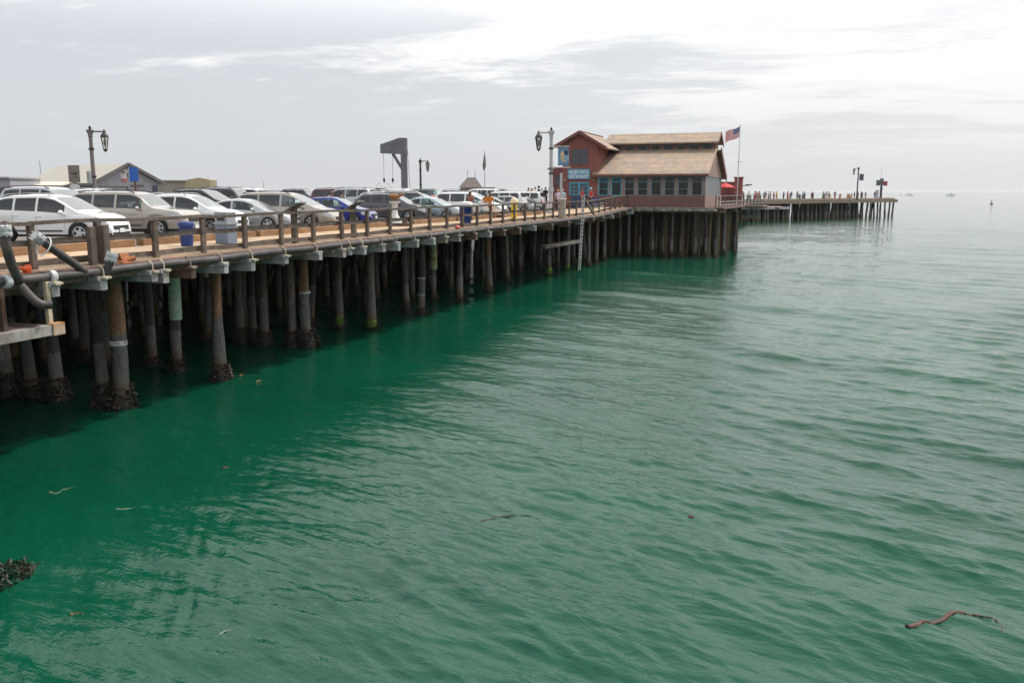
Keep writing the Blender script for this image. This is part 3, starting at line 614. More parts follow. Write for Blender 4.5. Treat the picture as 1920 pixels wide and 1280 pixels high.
SPEC = {
 'crossover': dict(L=4.66, W=1.84, H=1.67, wb=(.92, 3.62), r=.345, top=[(0, .62), (.06, .95), (.16, 1.14), (.55, 1.54), (1.0, 1.635), (1.9, 1.67), (2.4, 1.655), (2.75, 1.57), (3.52, 1.12), (3.62, 1.07), (4.1, 1.0), (4.42, .87), (4.60, .68), (4.66, .5)],
    belt=[(0, 1.12), (.8, 1.10), (2.4, 1.03), (3.3, .97), (3.6, .95)], ws=(2.72, 3.50), rw=(.22, .58), win=[(.62, 1.22), (1.30, 2.06), (2.14, 3.12)], doors=(1.24, 2.10, 3.15), sill=.30, tint=2, rails=True),
 'boxy': dict(L=4.9, W=1.88, H=1.78, wb=(.95, 3.78), r=.375, top=[(0, .7), (.04, 1.0), (.12, 1.3), (.32, 1.70), (.6, 1.765), (2.0, 1.78), (2.75, 1.75), (3.0, 1.66), (3.52, 1.19), (3.65, 1.15), (4.4, 1.07), (4.7, .98), (4.85, .78), (4.9, .55)],
    belt=[(0, 1.14), (2.4, 1.09), (3.5, 1.04)], ws=(2.97, 3.50), rw=(.14, .34), win=[(.42, 1.12), (1.2, 2.05), (2.14, 3.16)], doors=(1.16, 2.10, 3.22), sill=.36, tint=2, rails=True),
 'minivan': dict(L=5.1, W=1.97, H=1.75, wb=(.98, 3.98), r=.34, top=[(0, .6), (.05, 1.0), (.14, 1.28), (.42, 1.66), (.8, 1.73), (2.0, 1.75), (2.75, 1.72), (3.1, 1.6), (4.02, 1.10), (4.15, 1.05), (4.62, .93), (4.92, .78), (5.06, .6), (5.1, .45)],
    belt=[(0, 1.08), (2.4, 1.03), (3.9, .96)], ws=(3.08, 4.0), rw=(.16, .42), win=[(.5, 1.35), (1.43, 2.45), (2.55, 3.62)], doors=(1.39, 2.5, 3.66), sill=.26, tint=2, rails=True),
 'sedan': dict(L=4.75, W=1.82, H=1.46, wb=(1.0, 3.74), r=.325, top=[(0, .6), (.05, .86), (.2, .99), (.75, 1.06), (1.35, 1.33), (1.75, 1.435), (2.3, 1.46), (2.6, 1.43), (2.85, 1.35), (3.55, .99), (3.68, .95), (4.2, .86), (4.55, .74), (4.7, .58), (4.75, .45)],
    belt=[(0, .96), (2.4, .93), (3.6, .87)], ws=(2.82, 3.52), rw=(.8, 1.45), win=[(1.32, 2.02), (2.1, 3.06)], doors=(1.25, 2.06, 3.14), sill=.24, tint=0, rails=False),
 'hatch': dict(L=4.3, W=1.76, H=1.5, wb=(.75, 3.38), r=.315, top=[(0, .6), (.04, .9), (.12, 1.05), (.5, 1.32), (1.1, 1.46), (1.8, 1.5), (2.2, 1.47), (2.45, 1.4), (3.2, 1.0), (3.32, .96), (3.8, .85), (4.12, .72), (4.26, .55), (4.3, .42)],
    belt=[(0, 1.0), (2.2, .93), (3.2, .88)], ws=(2.42, 3.16), rw=(.2, .56), win=[(.68, 1.5), (1.58, 2.62)], doors=(.9, 1.54, 2.76), sill=.22, tint=0, rails=False),
 'pickup': dict(L=5.5, W=1.95, H=1.83, wb=(1.1, 4.45), r=.39, top=[(0, .7), (.03, 1.1), (.08, 1.15), (1.75, 1.15), (1.84, 1.2), (1.98, 1.72), (2.2, 1.81), (3.0, 1.83), (3.5, 1.74), (4.1, 1.2), (4.25, 1.16), (5.0, 1.07), (5.3, .98), (5.45, .8), (5.5, .6)],
    belt=[(0, 1.12), (2.4, 1.12), (4.0, 1.08)], ws=(3.48, 4.08), rw=(1.86, 1.96), win=[(2.05, 2.7), (2.8, 3.75)], doors=(1.98, 2.75, 3.8), sill=.4, tint=1, rails=False),
}
CARM = {}
def car_geo(kind):
    if kind in CARM: return CARM[kind]
    S = SPEC[kind]; L, W, H, r = S['L'], S['W'], S['H'], S['r']
    xs = set([0, .03, .08, .14, .2, L, L - .02, L - .06, L - .12, L - .2, L - .3])
    x = 0
    while x < L: xs.add(round(x, 3)); x += .14
    ra = r + .055
    for w in S['wb']:
        for k in range(-8, 9): xs.add(round(w + ra * math.sin(k * math.pi / 16), 3))
        xs.add(round(w - ra - .012, 3)); xs.add(round(w + ra + .012, 3))
    hard = list(S['ws']) + list(S['rw']) + [q for w in S['win'] for q in w] + list(S['doors'])
    xs = sorted(x for x in xs if all(abs(x - h) > .035 for h in hard)) + hard
    xs = sorted(set(xs))
    def belt(x): return min(interp(S['belt'], x), smooth_tab(S['top'], x) - .035)
    rings = []
    for x in xs:
        top = smooth_tab(S['top'], x, .07) if .1 < x < L - .1 else interp(S['top'], x); bz = min(interp(S['belt'], x), top - .035)
        u = abs(x - L / 2) / (L / 2); w = W / 2 * (1 - .05 * u ** 2 - (.26 if x > L / 2 else .20) * max(0, (u - .72) / .28) ** 2.6)
        zl = S['sill'] if .12 < x < L - .15 else S['sill'] + .04
        zb = .2
        for wc in S['wb']:
            dx = abs(x - wc)
            if dx < ra: zl = max(zl if kind not in () else zl, r + math.sqrt(ra * ra - dx * dx) * .98)
        f = max(0, min(1, (top - bz - .05) / (H - bz - .05)))
        wr = W / 2 * .745; wc_ = (w * .93) * (1 - f) + wr * f
        ez = top - .025 - .06 * f; g = min(zl, bz - .1)
        lowc = .2 if g < .5 else g
        q = [(0, zb), (w * .9, min(zb + .02, g)), (w * .965, g), (w * 1.0, g + (bz - g) * .3), (w * 1.0, g + (bz - g) * .62), (w * .985, g + (bz - g) * .88), (w * .955, bz)]
        q += [(w * .955 + (wc_ - w * .955) * .07, bz + (ez - bz) * .07), (w * .955 + (wc_ - w * .955) * .5 + .012 * f, bz + (ez - bz) * .5), (w * .955 + (wc_ - w * .955) * .92, bz + (ez - bz) * .92), (wc_, ez), (wc_ * .93, ez + (top - ez) * .55), (wc_ * .55, top - .008), (0, top)]
        rings.append([(x, a, b) for a, b in q])
    n = len(rings[0]); parts = {}
    def cell(cat, i, j, sgn):
        A, B = rings[i], rings[i + 1]; p = [A[j], B[j], B[j + 1], A[j + 1]]
        return [(a, b * sgn, c) for a, b, c in p]
    M = {k: MB() for k in ('body', 'windshield', 'rear_window', 'trim', 'roof')}
    wins = {}; lights = {}
    idx = {}
    V = []; 
    for i, rg in enumerate(rings):
        for j, p in enumerate(rg):
            for sgn in (1, -1):
                if p[1] == 0 and sgn == -1: idx[i, j, -1] = idx[i, j, 1]; continue
                idx[i, j, sgn] = len(V); V.append((p[0], p[1] * sgn, p[2]))
    cats = {}
    for i in range(len(xs) - 1):
        xm = (xs[i] + xs[i + 1]) / 2
        for j in range(n - 1):
            for sgn in (1, -1):
                f = (idx[i, j, sgn], idx[i + 1, j, sgn], idx[i + 1, j + 1, sgn], idx[i, j + 1, sgn])
                if sgn < 0: f = f[::-1]
                f = tuple(dict.fromkeys(f))
                if len(f) < 3: continue
                c = 'body'
                if j >= 11 and S['ws'][0] < xm < S['ws'][1]: c = 'windshield'
                elif j >= 11 and S['rw'][0] < xm < S['rw'][1]: c = 'rear_window'
                elif 7 <= j <= 8:
                    for k, (a, b) in enumerate(S['win']):
                        if a < xm < b: c = f'window{k}{"l" if sgn > 0 else "r"}'
                elif j == 0: c = 'under'
                elif j in (1,) and kind in ('crossover', 'boxy', 'pickup'): c = 'under'
                if c == 'body' and 3 <= j <= 5 and L - .52 < xm < L - .05 and not (j == 3): c = f'headlight{"l" if sgn > 0 else "r"}'
                if c == 'body' and 3 <= j <= 5 and xm < .17: c = f'tail_light{"l" if sgn > 0 else "r"}'
                cats.setdefault(c, []).append(f)
    for i, rev in ((0, 0), (len(xs) - 1, 1)):
        loop = [idx[i, j, 1] for j in range(n)] + [idx[i, j, -1] for j in range(n - 2, 0, -1)]
        cats['body'].append(tuple(loop if rev else loop[::-1]))
    out = {}
    for c, fs in cats.items():
        used = sorted({q for f in fs for q in f}); mp = {q: k for k, q in enumerate(used)}
        b = MB(); b.v = [V[q] for q in used]; b.f = [tuple(mp[q] for q in f) for f in fs]; b.m = [0] * len(fs); out[c] = b
    # shift the origin to the front axle on the ground
    for b in out.values(): b.xf(Matrix.Translation((-S['wb'][1], 0, 0)))
    CARM[kind] = (S, out, {}, rings, xs); return CARM[kind]
def wheel_meshes(r, style):
    key = ('wheel', round(r, 3), style)
    if key in CARM: return CARM[key]
    w = .105
    t = MB().lathe([(r * .62, -w * .8), (r * .66, -w), (r * .93, -w), (r, -w * .7), (r, w * .7), (r * .93, w), (r * .66, w), (r * .62, w * .8)], 28, axis='y')
    q = MB()
    q.add([], []) 
    ns = (7, 5, 10)[style]
    for sgn in (1, -1):
        y = sgn * w * .78
        # outer ring
        vs = []; fs = []; k = 28
        for rr, yy in ((r * .67, sgn * w * 1.0), (r * .60, sgn * w * 1.02), (r * .56, y * .6)):
            for j in range(k): a = 2 * math.pi * j / k; vs.append((rr * math.cos(a), yy, rr * math.sin(a)))
        for i in range(2):
            for j in range(k): fs.append((i * k + j, i * k + (j + 1) % k, (i + 1) * k + (j + 1) % k, (i + 1) * k + j))
        q.add(vs, fs)
        for j in range(ns):
            a = 2 * math.pi * j / ns + .2; d = Vector((math.cos(a), 0, math.sin(a))); p = Vector((-d.z, 0, d.x))
            w0, w1 = r * (.11, .15, .06)[style], r * (.10, .11, .05)[style]
            c0 = d * r * .1 + Vector((0, y * 1.05, 0)); c1 = d * r * .59 + Vector((0, y * 1.1, 0))
            q.add([c0 + p * w0, c0 - p * w0, c1 - p * w1, c1 + p * w1, c0 * .98 + Vector((0, -sgn * .03, 0)) + p * w0, c0 - p * w0 + Vector((0, -sgn * .03, 0)), c1 - p * w1 + Vector((0, -sgn * .03, 0)), c1 + p * w1 + Vector((0, -sgn * .03, 0))], [(0, 1, 2, 3), (0, 3, 7, 4), (1, 2, 6, 5), (2, 3, 7, 6)])
        q.lathe([(r * .17, y - sgn * .02), (r * .17, y + sgn * .01), (.01, y + sgn * .02)], 14, axis='y')
    d = MB().lathe([(r * .60, -w * .3), (r * .60, w * .3)], 24, axis='y')
    CARM[key] = (t.mesh('wheel', M_TYRE, smooth=True), q.mesh('rim', M_RIM, smooth=True), d.mesh('brake_disc', M_BLACK)); return CARM[key]
def make_car(kind, col, label, s, t, ang, group, cat='car', style=0, detail=2, flip=False, tint=None, seatm=None):
    """the thing's Empty stands on the deck below the front axle; ang turns the nose away from the pier's outward axis"""
    S, geo, cache, rings, xs = car_geo(kind); L = S['L']
    name = {'pickup': 'parked_pickup', 'minivan': 'parked_minivan'}.get(kind, 'parked_car')
    car = thing(name, label, cat, P(s, t, -.012), PROT + R(ang) + (math.pi if flip else 0), group)
    tn = S['tint'] if tint is None else tint; nw = len(S['win'])
    def put(nm, key, matl, smooth=True):
        ck = (key,)
        if ck not in cache:
            cache[ck] = geo[key].mesh(nm, M_TRIM, smooth=smooth) if key in geo else None
        o = bpy.data.objects.new(nm, cache[ck]); link(o, car)
        o.material_slots[0].link = 'OBJECT'; o.material_slots[0].material = matl; return o
    put('body', 'body', PAINT[col]); put('underbody', 'under', M_TRIM)
    put('windshield', 'windshield', G_WIND); put('rear_window', 'rear_window', G_TINT if tn else G_CLEAR)
    for k in range(nw):
        for sd in 'lr': put('side_window', f'window{k}{sd}', G_TINT if k < tn else G_CLEAR)
    for sd in 'lr': put('headlight', f'headlight{sd}', M_HL); put('tail_light', f'tail_light{sd}', M_TL)
    wt, wr_, wd = wheel_meshes(S['r'], style); x0 = -S['wb'][1]
    for wx in S['wb']:
        for sg in (1, -1):
            o = bpy.data.objects.new('wheel', wt); link(o, car); o.location = (x0 + wx, sg * (S['W'] / 2 - .135), S['r']); o.rotation_euler = (0, rnd.random() * 6, 0)
            q = bpy.data.objects.new('rim', wr_); link(q, o)
            q = bpy.data.objects.new('brake_disc', wd); link(q, o)
    W = S['W']; H = S['H']
    def shared(nm, fn, m, smooth=False):
        if nm not in cache: b = MB(); fn(b); b.xf(Matrix.Translation((x0, 0, 0))); cache[nm] = b.mesh(nm, M_TRIM, smooth=smooth)
        o = bpy.data.objects.new(nm.split('|')[0], cache[nm]); link(o, car); o.material_slots[0].link = 'OBJECT'; o.material_slots[0].material = m; return o
    def wells(b):
        for wx in S['wb']: b.lathe([(S['r'] + .05, -W / 2 * .93), (S['r'] + .05, -W / 2 * .93 + .3), (.3, -W / 2 * .93 + .3), (.3, W / 2 * .93 - .3), (S['r'] + .05, W / 2 * .93 - .3), (S['r'] + .05, W / 2 * .93)], 20, (wx, 0, S['r']), axis='y')
        b.box((L / 2, 0, .30), (L * .8, W * .8, .14))
    def wells2(b):
        for wx in S['wb']:
            for sg in (1, -1):
                k = 16; ra = S['r'] + .06; vs = []; fs = []
                for yy in (W / 2 * .955, W / 2 * .60):
                    for j in range(k + 1): a = math.pi * j / k * 1.2 - .1 * math.pi; vs.append((wx + ra * math.cos(a), sg * yy, S['r'] + ra * math.sin(a)))
                for j in range(k): fs.append((j, j + 1, k + 2 + j, k + 1 + j))
                b.add(vs, fs); b.add([(wx - ra, sg * W * .3, .2), (wx + ra, sg * W * .3, .2), (wx + ra, sg * W * .3, .85), (wx - ra, sg * W * .3, .85)], [(0, 1, 2, 3)])
        b.box((L / 2, 0, .30), (L * .82, W * .58, .16))
    shared('wheel_well', wells2, M_BLACK)
    fx = xs
    def half_w(x, z):          # half width of the shell at station x, height z
        i = min(range(len(xs)), key=lambda k: abs(xs[k] - x)); rg = rings[i]
        for a, b in zip(rg[1:-1], rg[2:]):
            if min(a[2], b[2]) <= z <= max(a[2], b[2]) and abs(b[2] - a[2]) > 1e-5: return a[1] + (b[1] - a[1]) * (z - a[2]) / (b[2] - a[2])
        return rg[4][1]
    def grille(b):
        x = L - .03; zt = interp(S['top'], L - .12) - .02
        b.box((x + .012, 0, .52 if kind != 'boxy' else .68), (.05, W * .52, .14)).box((x + .02, 0, .30), (.05, W * .6, .12))
    shared('grille', grille, M_TRIM)
    def plate(b): b.box((L + .015, 0, .44), (.02, .3, .15)).box((-.012, 0, .78), (.02, .3, .15))
    shared('number_plate', lambda b: b.box((L + .03, 0, .42), (.02, .3, .14)), M_PLATE); shared('number_plate|r', lambda b: b.box((-.012, 0, .74), (.02, .3, .14)), M_PLATE)
    # mirrors
    for sg in (1, -1):
        def mir(b, sg=sg):
            x = S['ws'][1] - .42; z = interp(S['belt'], x) + .07; y = half_w(x, z - .08)
            b.ball((x, sg * (y + .12), z), .1, 10, sq=(.75, 1.15, .78)); b.box((x + .03, sg * (y + .03), z - .04), (.08, .12, .05))
        shared('mirror|%d' % sg, mir, PAINT[col], True)
        def handles(b, sg=sg):
            for dx in S['doors'][:2]:
                x = dx + .12; z = interp(S['belt'], x) - .13; y = half_w(x, z); b.box((x, sg * (y + .012), z), (.19, .03, .035))
        shared('door_handle|%d' % sg, handles, PAINT[col] if detail > 1 else M_TRIM)
        def seams(b, sg=sg):
            for dx in S['doors']:
                zs = [S['sill'] + .03 + (interp(S['belt'], dx) - S['sill'] - .05) * k / 6 for k in range(7)]
                zs = [z for z in zs if all(math.hypot(dx - w_, z - S['r']) > S['r'] + .09 for w_ in S['wb'])]
                if len(zs) < 2: continue
                pts = [(dx, sg * (half_w(dx, z) + .0015), z) for z in zs]
                for a, c in zip(pts[:-1], pts[1:]): b.bar(a, c, .008, .006)
            for x in [k * .2 + S['doors'][0] for k in range(int((S['doors'][2] - S['doors'][0]) / .2))]:
                z = S['sill'] + .12; b.bar((x, sg * (half_w(x, z) + .004), z), (x + .2, sg * (half_w(x + .2, z) + .004), z), .02, .05)
        shared('door_seam|%d' % sg, seams, M_TRIM)
        if S['rails']:
            def rail(b, sg=sg):
                x1, x2 = S['win'][0][0] + .1, S['ws'][0] - .15; pts = [(x1 + (x2 - x1) * k / 8, sg * W / 2 * .70, interp(S['top'], x1 + (x2 - x1) * k / 8) + (.035 if 0 < k < 8 else -.01)) for k in range(9)]
                b.tube(pts, .018, 6)
            shared('roof_rail|%d' % sg, rail, M_TRIM if col != 'white' else M_METAL)
    if detail > 1:
        sm = seatm or M_SEAT
        def inner(b): b.box((L * .5, 0, .46), (L * .5, W * .82, .06)); b.box((S['ws'][1] - .25, 0, interp(S['belt'], S['ws'][1]) - .17), (.5, W * .8, .28)); b.tube([(S['ws'][1] - .5 + .03 * math.sin(a), .36 + .18 * math.cos(a), .93 + .17 * math.sin(a)) for a in [k * .7 for k in range(10)]], .014, 5)
        shared('dashboard', inner, M_TRIM)
        for k, (sx, sy) in enumerate(((S['win'][-1][0] + .25, .37), (S['win'][-1][0] + .25, -.37), (S['win'][-2][0] + .15, .36), (S['win'][-2][0] + .15, -.36))):
            def seat(b, sx=sx, sy=sy): b.box((sx + .2, sy, .58), (.5, .48, .16)).box((sx - .08, sy, .86), (.14, .46, .56), ry=-.25).box((sx - .17, sy, 1.20), (.1, .24, .16), ry=-.2)
            shared('seat|%d' % k, seat, sm)
    return car
CG = 'cars parked nose first along the orange curb'; BG = 'cars parked in the rows behind'
def near(px, py, kind, col, label, ang=9, **k):
    ang += 5
    s, t = py; h = SPEC[kind]['W'] / 2 - .1      # py = (s, t) where the near front tyre stands
    return make_car(kind, col, label, s + h * math.cos(R(ang)), t - h * math.sin(R(ang)), ang, CG, **k)
near(152, (6.85, -7.3), 'crossover', 'white', 'white crossover nearest the left edge, behind the two flanged pipes', 9, style=1)
near(297, (10.5, -7.2), 'boxy', 'beige', 'tall grey beige boxy wagon with dark mirror, second from the left in the front row', 8, style=0)
near(400, (13.3, -7.0), 'crossover', 'white', 'white crossover behind the blue and grey bins, between boxy wagon and silver sedan', 8, style=1)
near(503, (16.7, -6.6), 'sedan', 'silver', 'pale silver sedan in front of the champagne minivan', 8, style=1)
near(584, (19.1, -5.9), 'minivan', 'champagne', 'long champagne minivan standing behind the silver sedan', 7, style=0, cat='minivan', seatm=M_SEATT)
near(665, (24.0, -6.4), 'hatch', 'blue', 'deep blue compact car between the champagne minivan and dark grey crossover', 6, style=0)
near(768, (30.4, -6.4), 'crossover', 'darkgrey', 'dark grey crossover behind the pedestal viewer', 4, style=2)
near(817, (34.4, -6.6), 'minivan', 'charcoal', 'charcoal minivan right behind the dark grey crossover', 4, cat='minivan')
near(897, (41.5, -6.4), 'hatch', 'white', 'white hatchback behind the person in the plaid top', 3, style=2)
near(927, (44.8, -6.6), 'sedan', 'silver', 'silver sedan whose nose shows behind the orange clothed pair', 2)
near(948, (48.0, -6.9), 'sedan', 'black', 'black sedan behind the yellow hydrant', 2)
near(986, (51.4, -6.3), 'sedan', 'silver', 'low silver sedan right of the yellow hydrant with red light facing the lamp post', 2)
near(1012, (55.5, -7.2), 'minivan', 'darkgrey', 'grey minivan beyond the yellow hydrant, roof showing left of the lamp post', 2, cat='minivan')
# further rows: (photo column of the roof, distance, kind, paint, turn, label)
def far(px, Y, kind, col, label, ang=0, flip=False, **k):
    X = (px - 960) / FPX * Y * .9855; q = Vector((X - E0.x, Y - E0.y, 0)); s, t = q.dot(D_), q.dot(N_)
    o = make_car(kind, col, label, s, t, ang, BG, flip=flip, detail=1, **k); o.location.z += .25 * min(1, max(0, (-t - 11.5) / 3.5)); return o
far(150, 40, 'minivan', 'silver', 'silver van roof showing between the white crossover and the grey shed', 4, cat='minivan')
far(225, 47, 'crossover', 'white', 'white crossover in the second row below the blue sign', 4)
far(420, 50, 'crossover', 'black', 'black crossover with curved roof just behind the champagne minivan', 5)
far(468, 58, 'boxy', 'darkgrey', 'dark roofed wagon with load bars over the champagne minivan', 5)
far(510, 62, 'boxy', 'white', 'white wagon roof rising above the champagne minivan', 3)
far(560, 55, 'hatch', 'white', 'white compact roof left of the silver wagon with green tinted glass', 3)
far(618, 64, 'boxy', 'silver', 'silver wagon with green tinted rear glass above the blue compact', 3, True)
far(655, 52, 'sedan', 'silver', 'silver sedan directly behind the blue compact', 4)
far(668, 70, 'boxy', 'maroon', 'maroon wagon seen over the silver sedan behind the blue compact', 3)
far(667, 84, 'pickup', 'red', 'bright red pickup roof left of the white van', 2, cat='pickup')
far(700, 76, 'boxy', 'white', 'white wagon between the red pickup and the crane cage', 3, True)
far(742, 66, 'boxy', 'black', 'black wagon under the crane cage', 3)
far(770, 62, 'minivan', 'white', 'white minivan over the dark grey crossover roof', 3, cat='minivan')
far(803, 70, 'minivan', 'white', 'white minivan with big windshield left of the green sedan', 3, cat='minivan')
far(835, 92, 'boxy', 'green', 'dark green wagon beneath the second lamp', 3)
far(822, 58, 'sedan', 'white', 'white sedan with bright windshield behind the charcoal minivan', 3)
far(845, 54, 'sedan', 'lightblue', 'pale blue sedan behind the white hatchback', 3)
far(868, 82, 'boxy', 'white', 'white wagon with side windows left of the orange car', 3, True)
far(862, 70, 'hatch', 'orange', 'orange car in front of the white wagon', 3)
far(905, 74, 'boxy', 'white', 'large white wagon behind the person in the plaid top', 3, True)
far(918, 60, 'minivan', 'white', 'white minivan behind the orange clothed pair', 3, cat='minivan')
far(946, 80, 'boxy', 'white', 'white wagon with a red tail light behind the yellow hydrant', 3, True)
far(965, 96, 'boxy', 'maroon', 'long maroon van on the skyline left of the small crowd', 3)
far(1000, 88, 'sedan', 'blue', 'blue sedan just left of the tall lamp post by the restaurant', 3)
far(885, 100, 'boxy', 'silver', 'silver wagon far back below the little grey hut', 3)
far(800, 104, 'boxy', 'black', 'black wagon far back between crane and second lamp', 3)
far(720, 100, 'sedan', 'black', 'black sedan far back left of the crane', 3)
far(590, 90, 'boxy', 'darkgrey', 'dark grey wagon far back right of the thin mast', 3)
far(70, 62, 'boxy', 'maroon', 'maroon wagon far back under the shed awning', 5)
far(330, 70, 'sedan', 'darkgrey', 'dark grey sedan far back in front of the beige container shed', 5)
# ------------------------------------------------------------------ restaurant (local x = t along the front, y = s going back)
M_WALL = lines_mat('red brown board wall', (.25, .09, .08), .8, .12, 'X', var=.10, bump=.008)
M_WALLP = lines_mat('lower red brown wall', (.21, .105, .092), .8, .12, 'X', var=.10, bump=.008)
M_SHING = lines_mat('tan wood shingles', (.39, .28, .20), .66, .17, 'Y', var=.16, col2=(.30, .245, .20), bump=.02, duty=.14)
M_SHINGX = lines_mat('tan wood shingles across', (.39, .28, .20), .66, .17, 'X', var=.16, col2=(.30, .245, .20), bump=.02, duty=.14)
M_TRIMR = mat('dark red trim', (.17, .065, .055), .7, 0, .2); M_BLUEF = mat('turquoise frame paint', (.06, .36, .50), .6, 0, .12); M_GREYF = mat('grey green frame paint', (.20, .25, .26), .6, 0, .15)
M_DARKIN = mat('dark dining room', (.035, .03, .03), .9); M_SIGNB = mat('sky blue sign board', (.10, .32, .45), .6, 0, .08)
M_WGLASS = glass_mat('window glass', (.72, .76, .76), .85, (.02, .025, .025), 1.4)
FS = 62.62                                 # the front wall's distance along the pier
rest = thing('restaurant', 'red brown seafood restaurant with tan shingle roofs on pilings at the pier corner', 'restaurant', E0 + D_ * FS, PROT)
ZB = .38
def rb(name, m, fn, parent=rest, smooth=False, label=None):
    b = MB(); fn(b); o = b.build(name, m, parent, smooth=smooth)
    if label: o['label'] = label
    return o
XL, XR, DP = -2.96, 6.85, 13.2             # hall from XL to XR, 13.2 m deep
def wall_front(b):                         # lower wall, piers between windows, header
    b.box(((XL + XR) / 2, .1, (ZB + 1.40) / 2), (XR - XL, .2, 1.40 - ZB)); b.box(((XL + XR) / 2, .1, 3.18), (XR - XL, .2, .22))
NW = 8; w0, w1 = -2.87, 6.60; pitch = (w1 - w0 + .25) / NW
for i in range(NW + 1):
        x = w0 - .125 + i * pitch; x = max(XL + .06, min(XR - .13, x)); rb('wall_pier', mat('grey brown pier paint', (.30, .20, .185), .8, 0, .15), lambda b: b.box((x, .1, 2.24), (.26, .2, 1.675)))
rb('lower_wall', M_WALLP, wall_front)
for i in range(NW):
    xa = w0 + i * pitch; xb = xa + pitch - .25; xm = (xa + xb) / 2
    def fr(b):
        b.box((xa + .04, .03, 2.235), (.08, .12, 1.66)).box((xb - .04, .03, 2.235), (.08, .12, 1.66)).box((xm, .03, 1.445), (xb - xa - .16, .12, .08)).box((xm, .03, 3.03), (xb - xa - .16, .12, .08)).box((xm, .035, 2.62), (xb - xa - .16, .08, .05))
        for k in (1, 2, 3): b.box((xa + (xb - xa) * k / 4, .04, 2.82), (.03, .06, .35))
        if i % 3 != 1: b.box((xm, .04, 2.0), (xb - xa - .16, .06, .035))
    w = rb('window', M_BLUEF if i in (0, 1) else M_GREYF, fr)
    if i in (4, 5, 6, 7): rb('blue_edge', M_BLUEF, lambda b: b.box((xa - .012, .015, 2.1), (.03, .06, 1.4)), w)
    rb('pane', M_WGLASS, lambda b: b.box((xm, .09, 2.235), (xb - xa - .17, .012, 1.60)), w)
rb('side_wall', lines_mat('end wall with sunlight in colour', (.31, .205, .19), .85, .12, 'Y', var=.08), lambda b: (b.box((XR - .1, DP / 2 + .02, (ZB + 1.4) / 2), (.2, DP, 1.4 - ZB)), b.prism([(.15, 3.12), (DP / 2 + .1, 5.75), (DP, 3.12)], XR - .2, XR, axis='x')), label='pinkish end wall, sunlight painted into its colour')  # lighter copy of the red brown wall: sunlight on this end painted in
rb('slatted_end', mat('pale slat paint', (.62, .60, .60), .6), lambda b: [b.box((XR - .04, (.35 + k * .54), 2.26), (.02, .06, 1.70)) for k in range(24)])
rb('slat_backing', mat('blue grey end glass', (.07, .11, .15), .3), lambda b: b.box((XR - .16, DP / 2 + .1, 2.26), (.06, DP - .3, 1.70)))
rb('back_wall', M_WALL, lambda b: b.box(((XL - 3.3 + XR) / 2, DP, 1.76), (XR - XL + 3.2, .16, 2.7)))
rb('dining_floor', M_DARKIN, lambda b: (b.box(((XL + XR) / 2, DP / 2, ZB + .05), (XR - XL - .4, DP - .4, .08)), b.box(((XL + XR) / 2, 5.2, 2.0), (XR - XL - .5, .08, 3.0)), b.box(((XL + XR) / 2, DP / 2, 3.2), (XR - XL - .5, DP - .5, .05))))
for k in range(6):
    q = w0 + .9 + k * 1.6
    rb('dining_table', mat('table cloth', (.5, .48, .45), .8), lambda b: b.box((q, 1.3, 1.15), (.8, .8, .04)).tube([(q, 1.3, .45), (q, 1.3, 1.13)], .05, 8))
# roofs
def slope(b, x0, x1, ya, za, yb, zb, th=.12, mi=0): b.prism([(ya, za), (yb, zb), (yb, zb + th), (ya, za + th)], x0, x1, mi, 'x')
o_r = rb('lower_roof', M_SHING, lambda b: slope(b, XL - .42, XR + .32, -.55, 3.20, 5.35, 5.62))
rb('eave_board', M_TRIMR, lambda b: (b.box(((XL + XR) / 2 - .05, -.57, 3.20), (XR - XL + .74, .06, .2))), o_r)
rb('back_roof', M_SHING, lambda b: slope(b, XL - .3, XR + .32, DP + .7, 3.0, 8.2, 5.62))
rb('barge_board', M_TRIMR, lambda b: (b.bar((XR + .37, 8.1, 5.72), (XR + .37, DP + .8, 3.05), .08, .55)), rest)
rb('clerestory_wall', M_WALL, lambda b: (b.box(((XL + XR) / 2, 5.45, 5.50), (XR - XL + .1, .2, .32)), b.box(((XL + XR) / 2, 5.45, 6.24), (XR - XL + .1, .2, .16)), [b.box((XL + .0 + i * (XR - XL) / 8, 5.45, 5.91), (.26, .2, .5)) for i in range(9)], b.box((XR - .06, 6.9, 5.9), (.2, 2.7, .9)), b.box(((XL + XR) / 2, 8.25, 5.9), (XR - XL, .2, .9)), b.box(((XL + XR) / 2, 6.4, 5.91), (XR - XL - .3, .05, .48))))
for i in range(8):
    xa = XL + .13 + i * (XR - XL) / 8; xb = XL - .13 + (i + 1) * (XR - XL) / 8; xm = (xa + xb) / 2
    w = rb('clerestory_window', M_GREYF, lambda b: b.box((xm, 5.37, 6.12), (xb - xa, .08, .07)).box((xm, 5.37, 5.70), (xb - xa, .08, .07)).box((xa + .03, 5.37, 5.91), (.06, .08, .35)).box((xb - .03, 5.37, 5.91), (.06, .08, .35)))
    rb('pane', M_WGLASS, lambda b: b.box((xm, 5.42, 5.91), (xb - xa - .12, .012, .35)), w)
o_r = rb('upper_roof', M_SHING, lambda b: (slope(b, XL - .6, XR + .40, 4.75, 6.22, 7.0, 7.20), slope(b, XL - .6, XR + .40, 9.2, 6.22, 7.003, 7.20)))
rb('gable_trim', M_TRIMR, lambda b: (b.bar((XR + .44, 4.72, 6.22), (XR + .44, 7.0, 7.22), .07, .2), b.bar((XR + .444, 9.25, 6.20), (XR + .444, 7.0, 7.22), .07, .34), b.prism([(5.3, 6.3), (7.0, 7.05), (8.7, 6.3)], XR - .1, XR + .02, axis='x')), o_r)
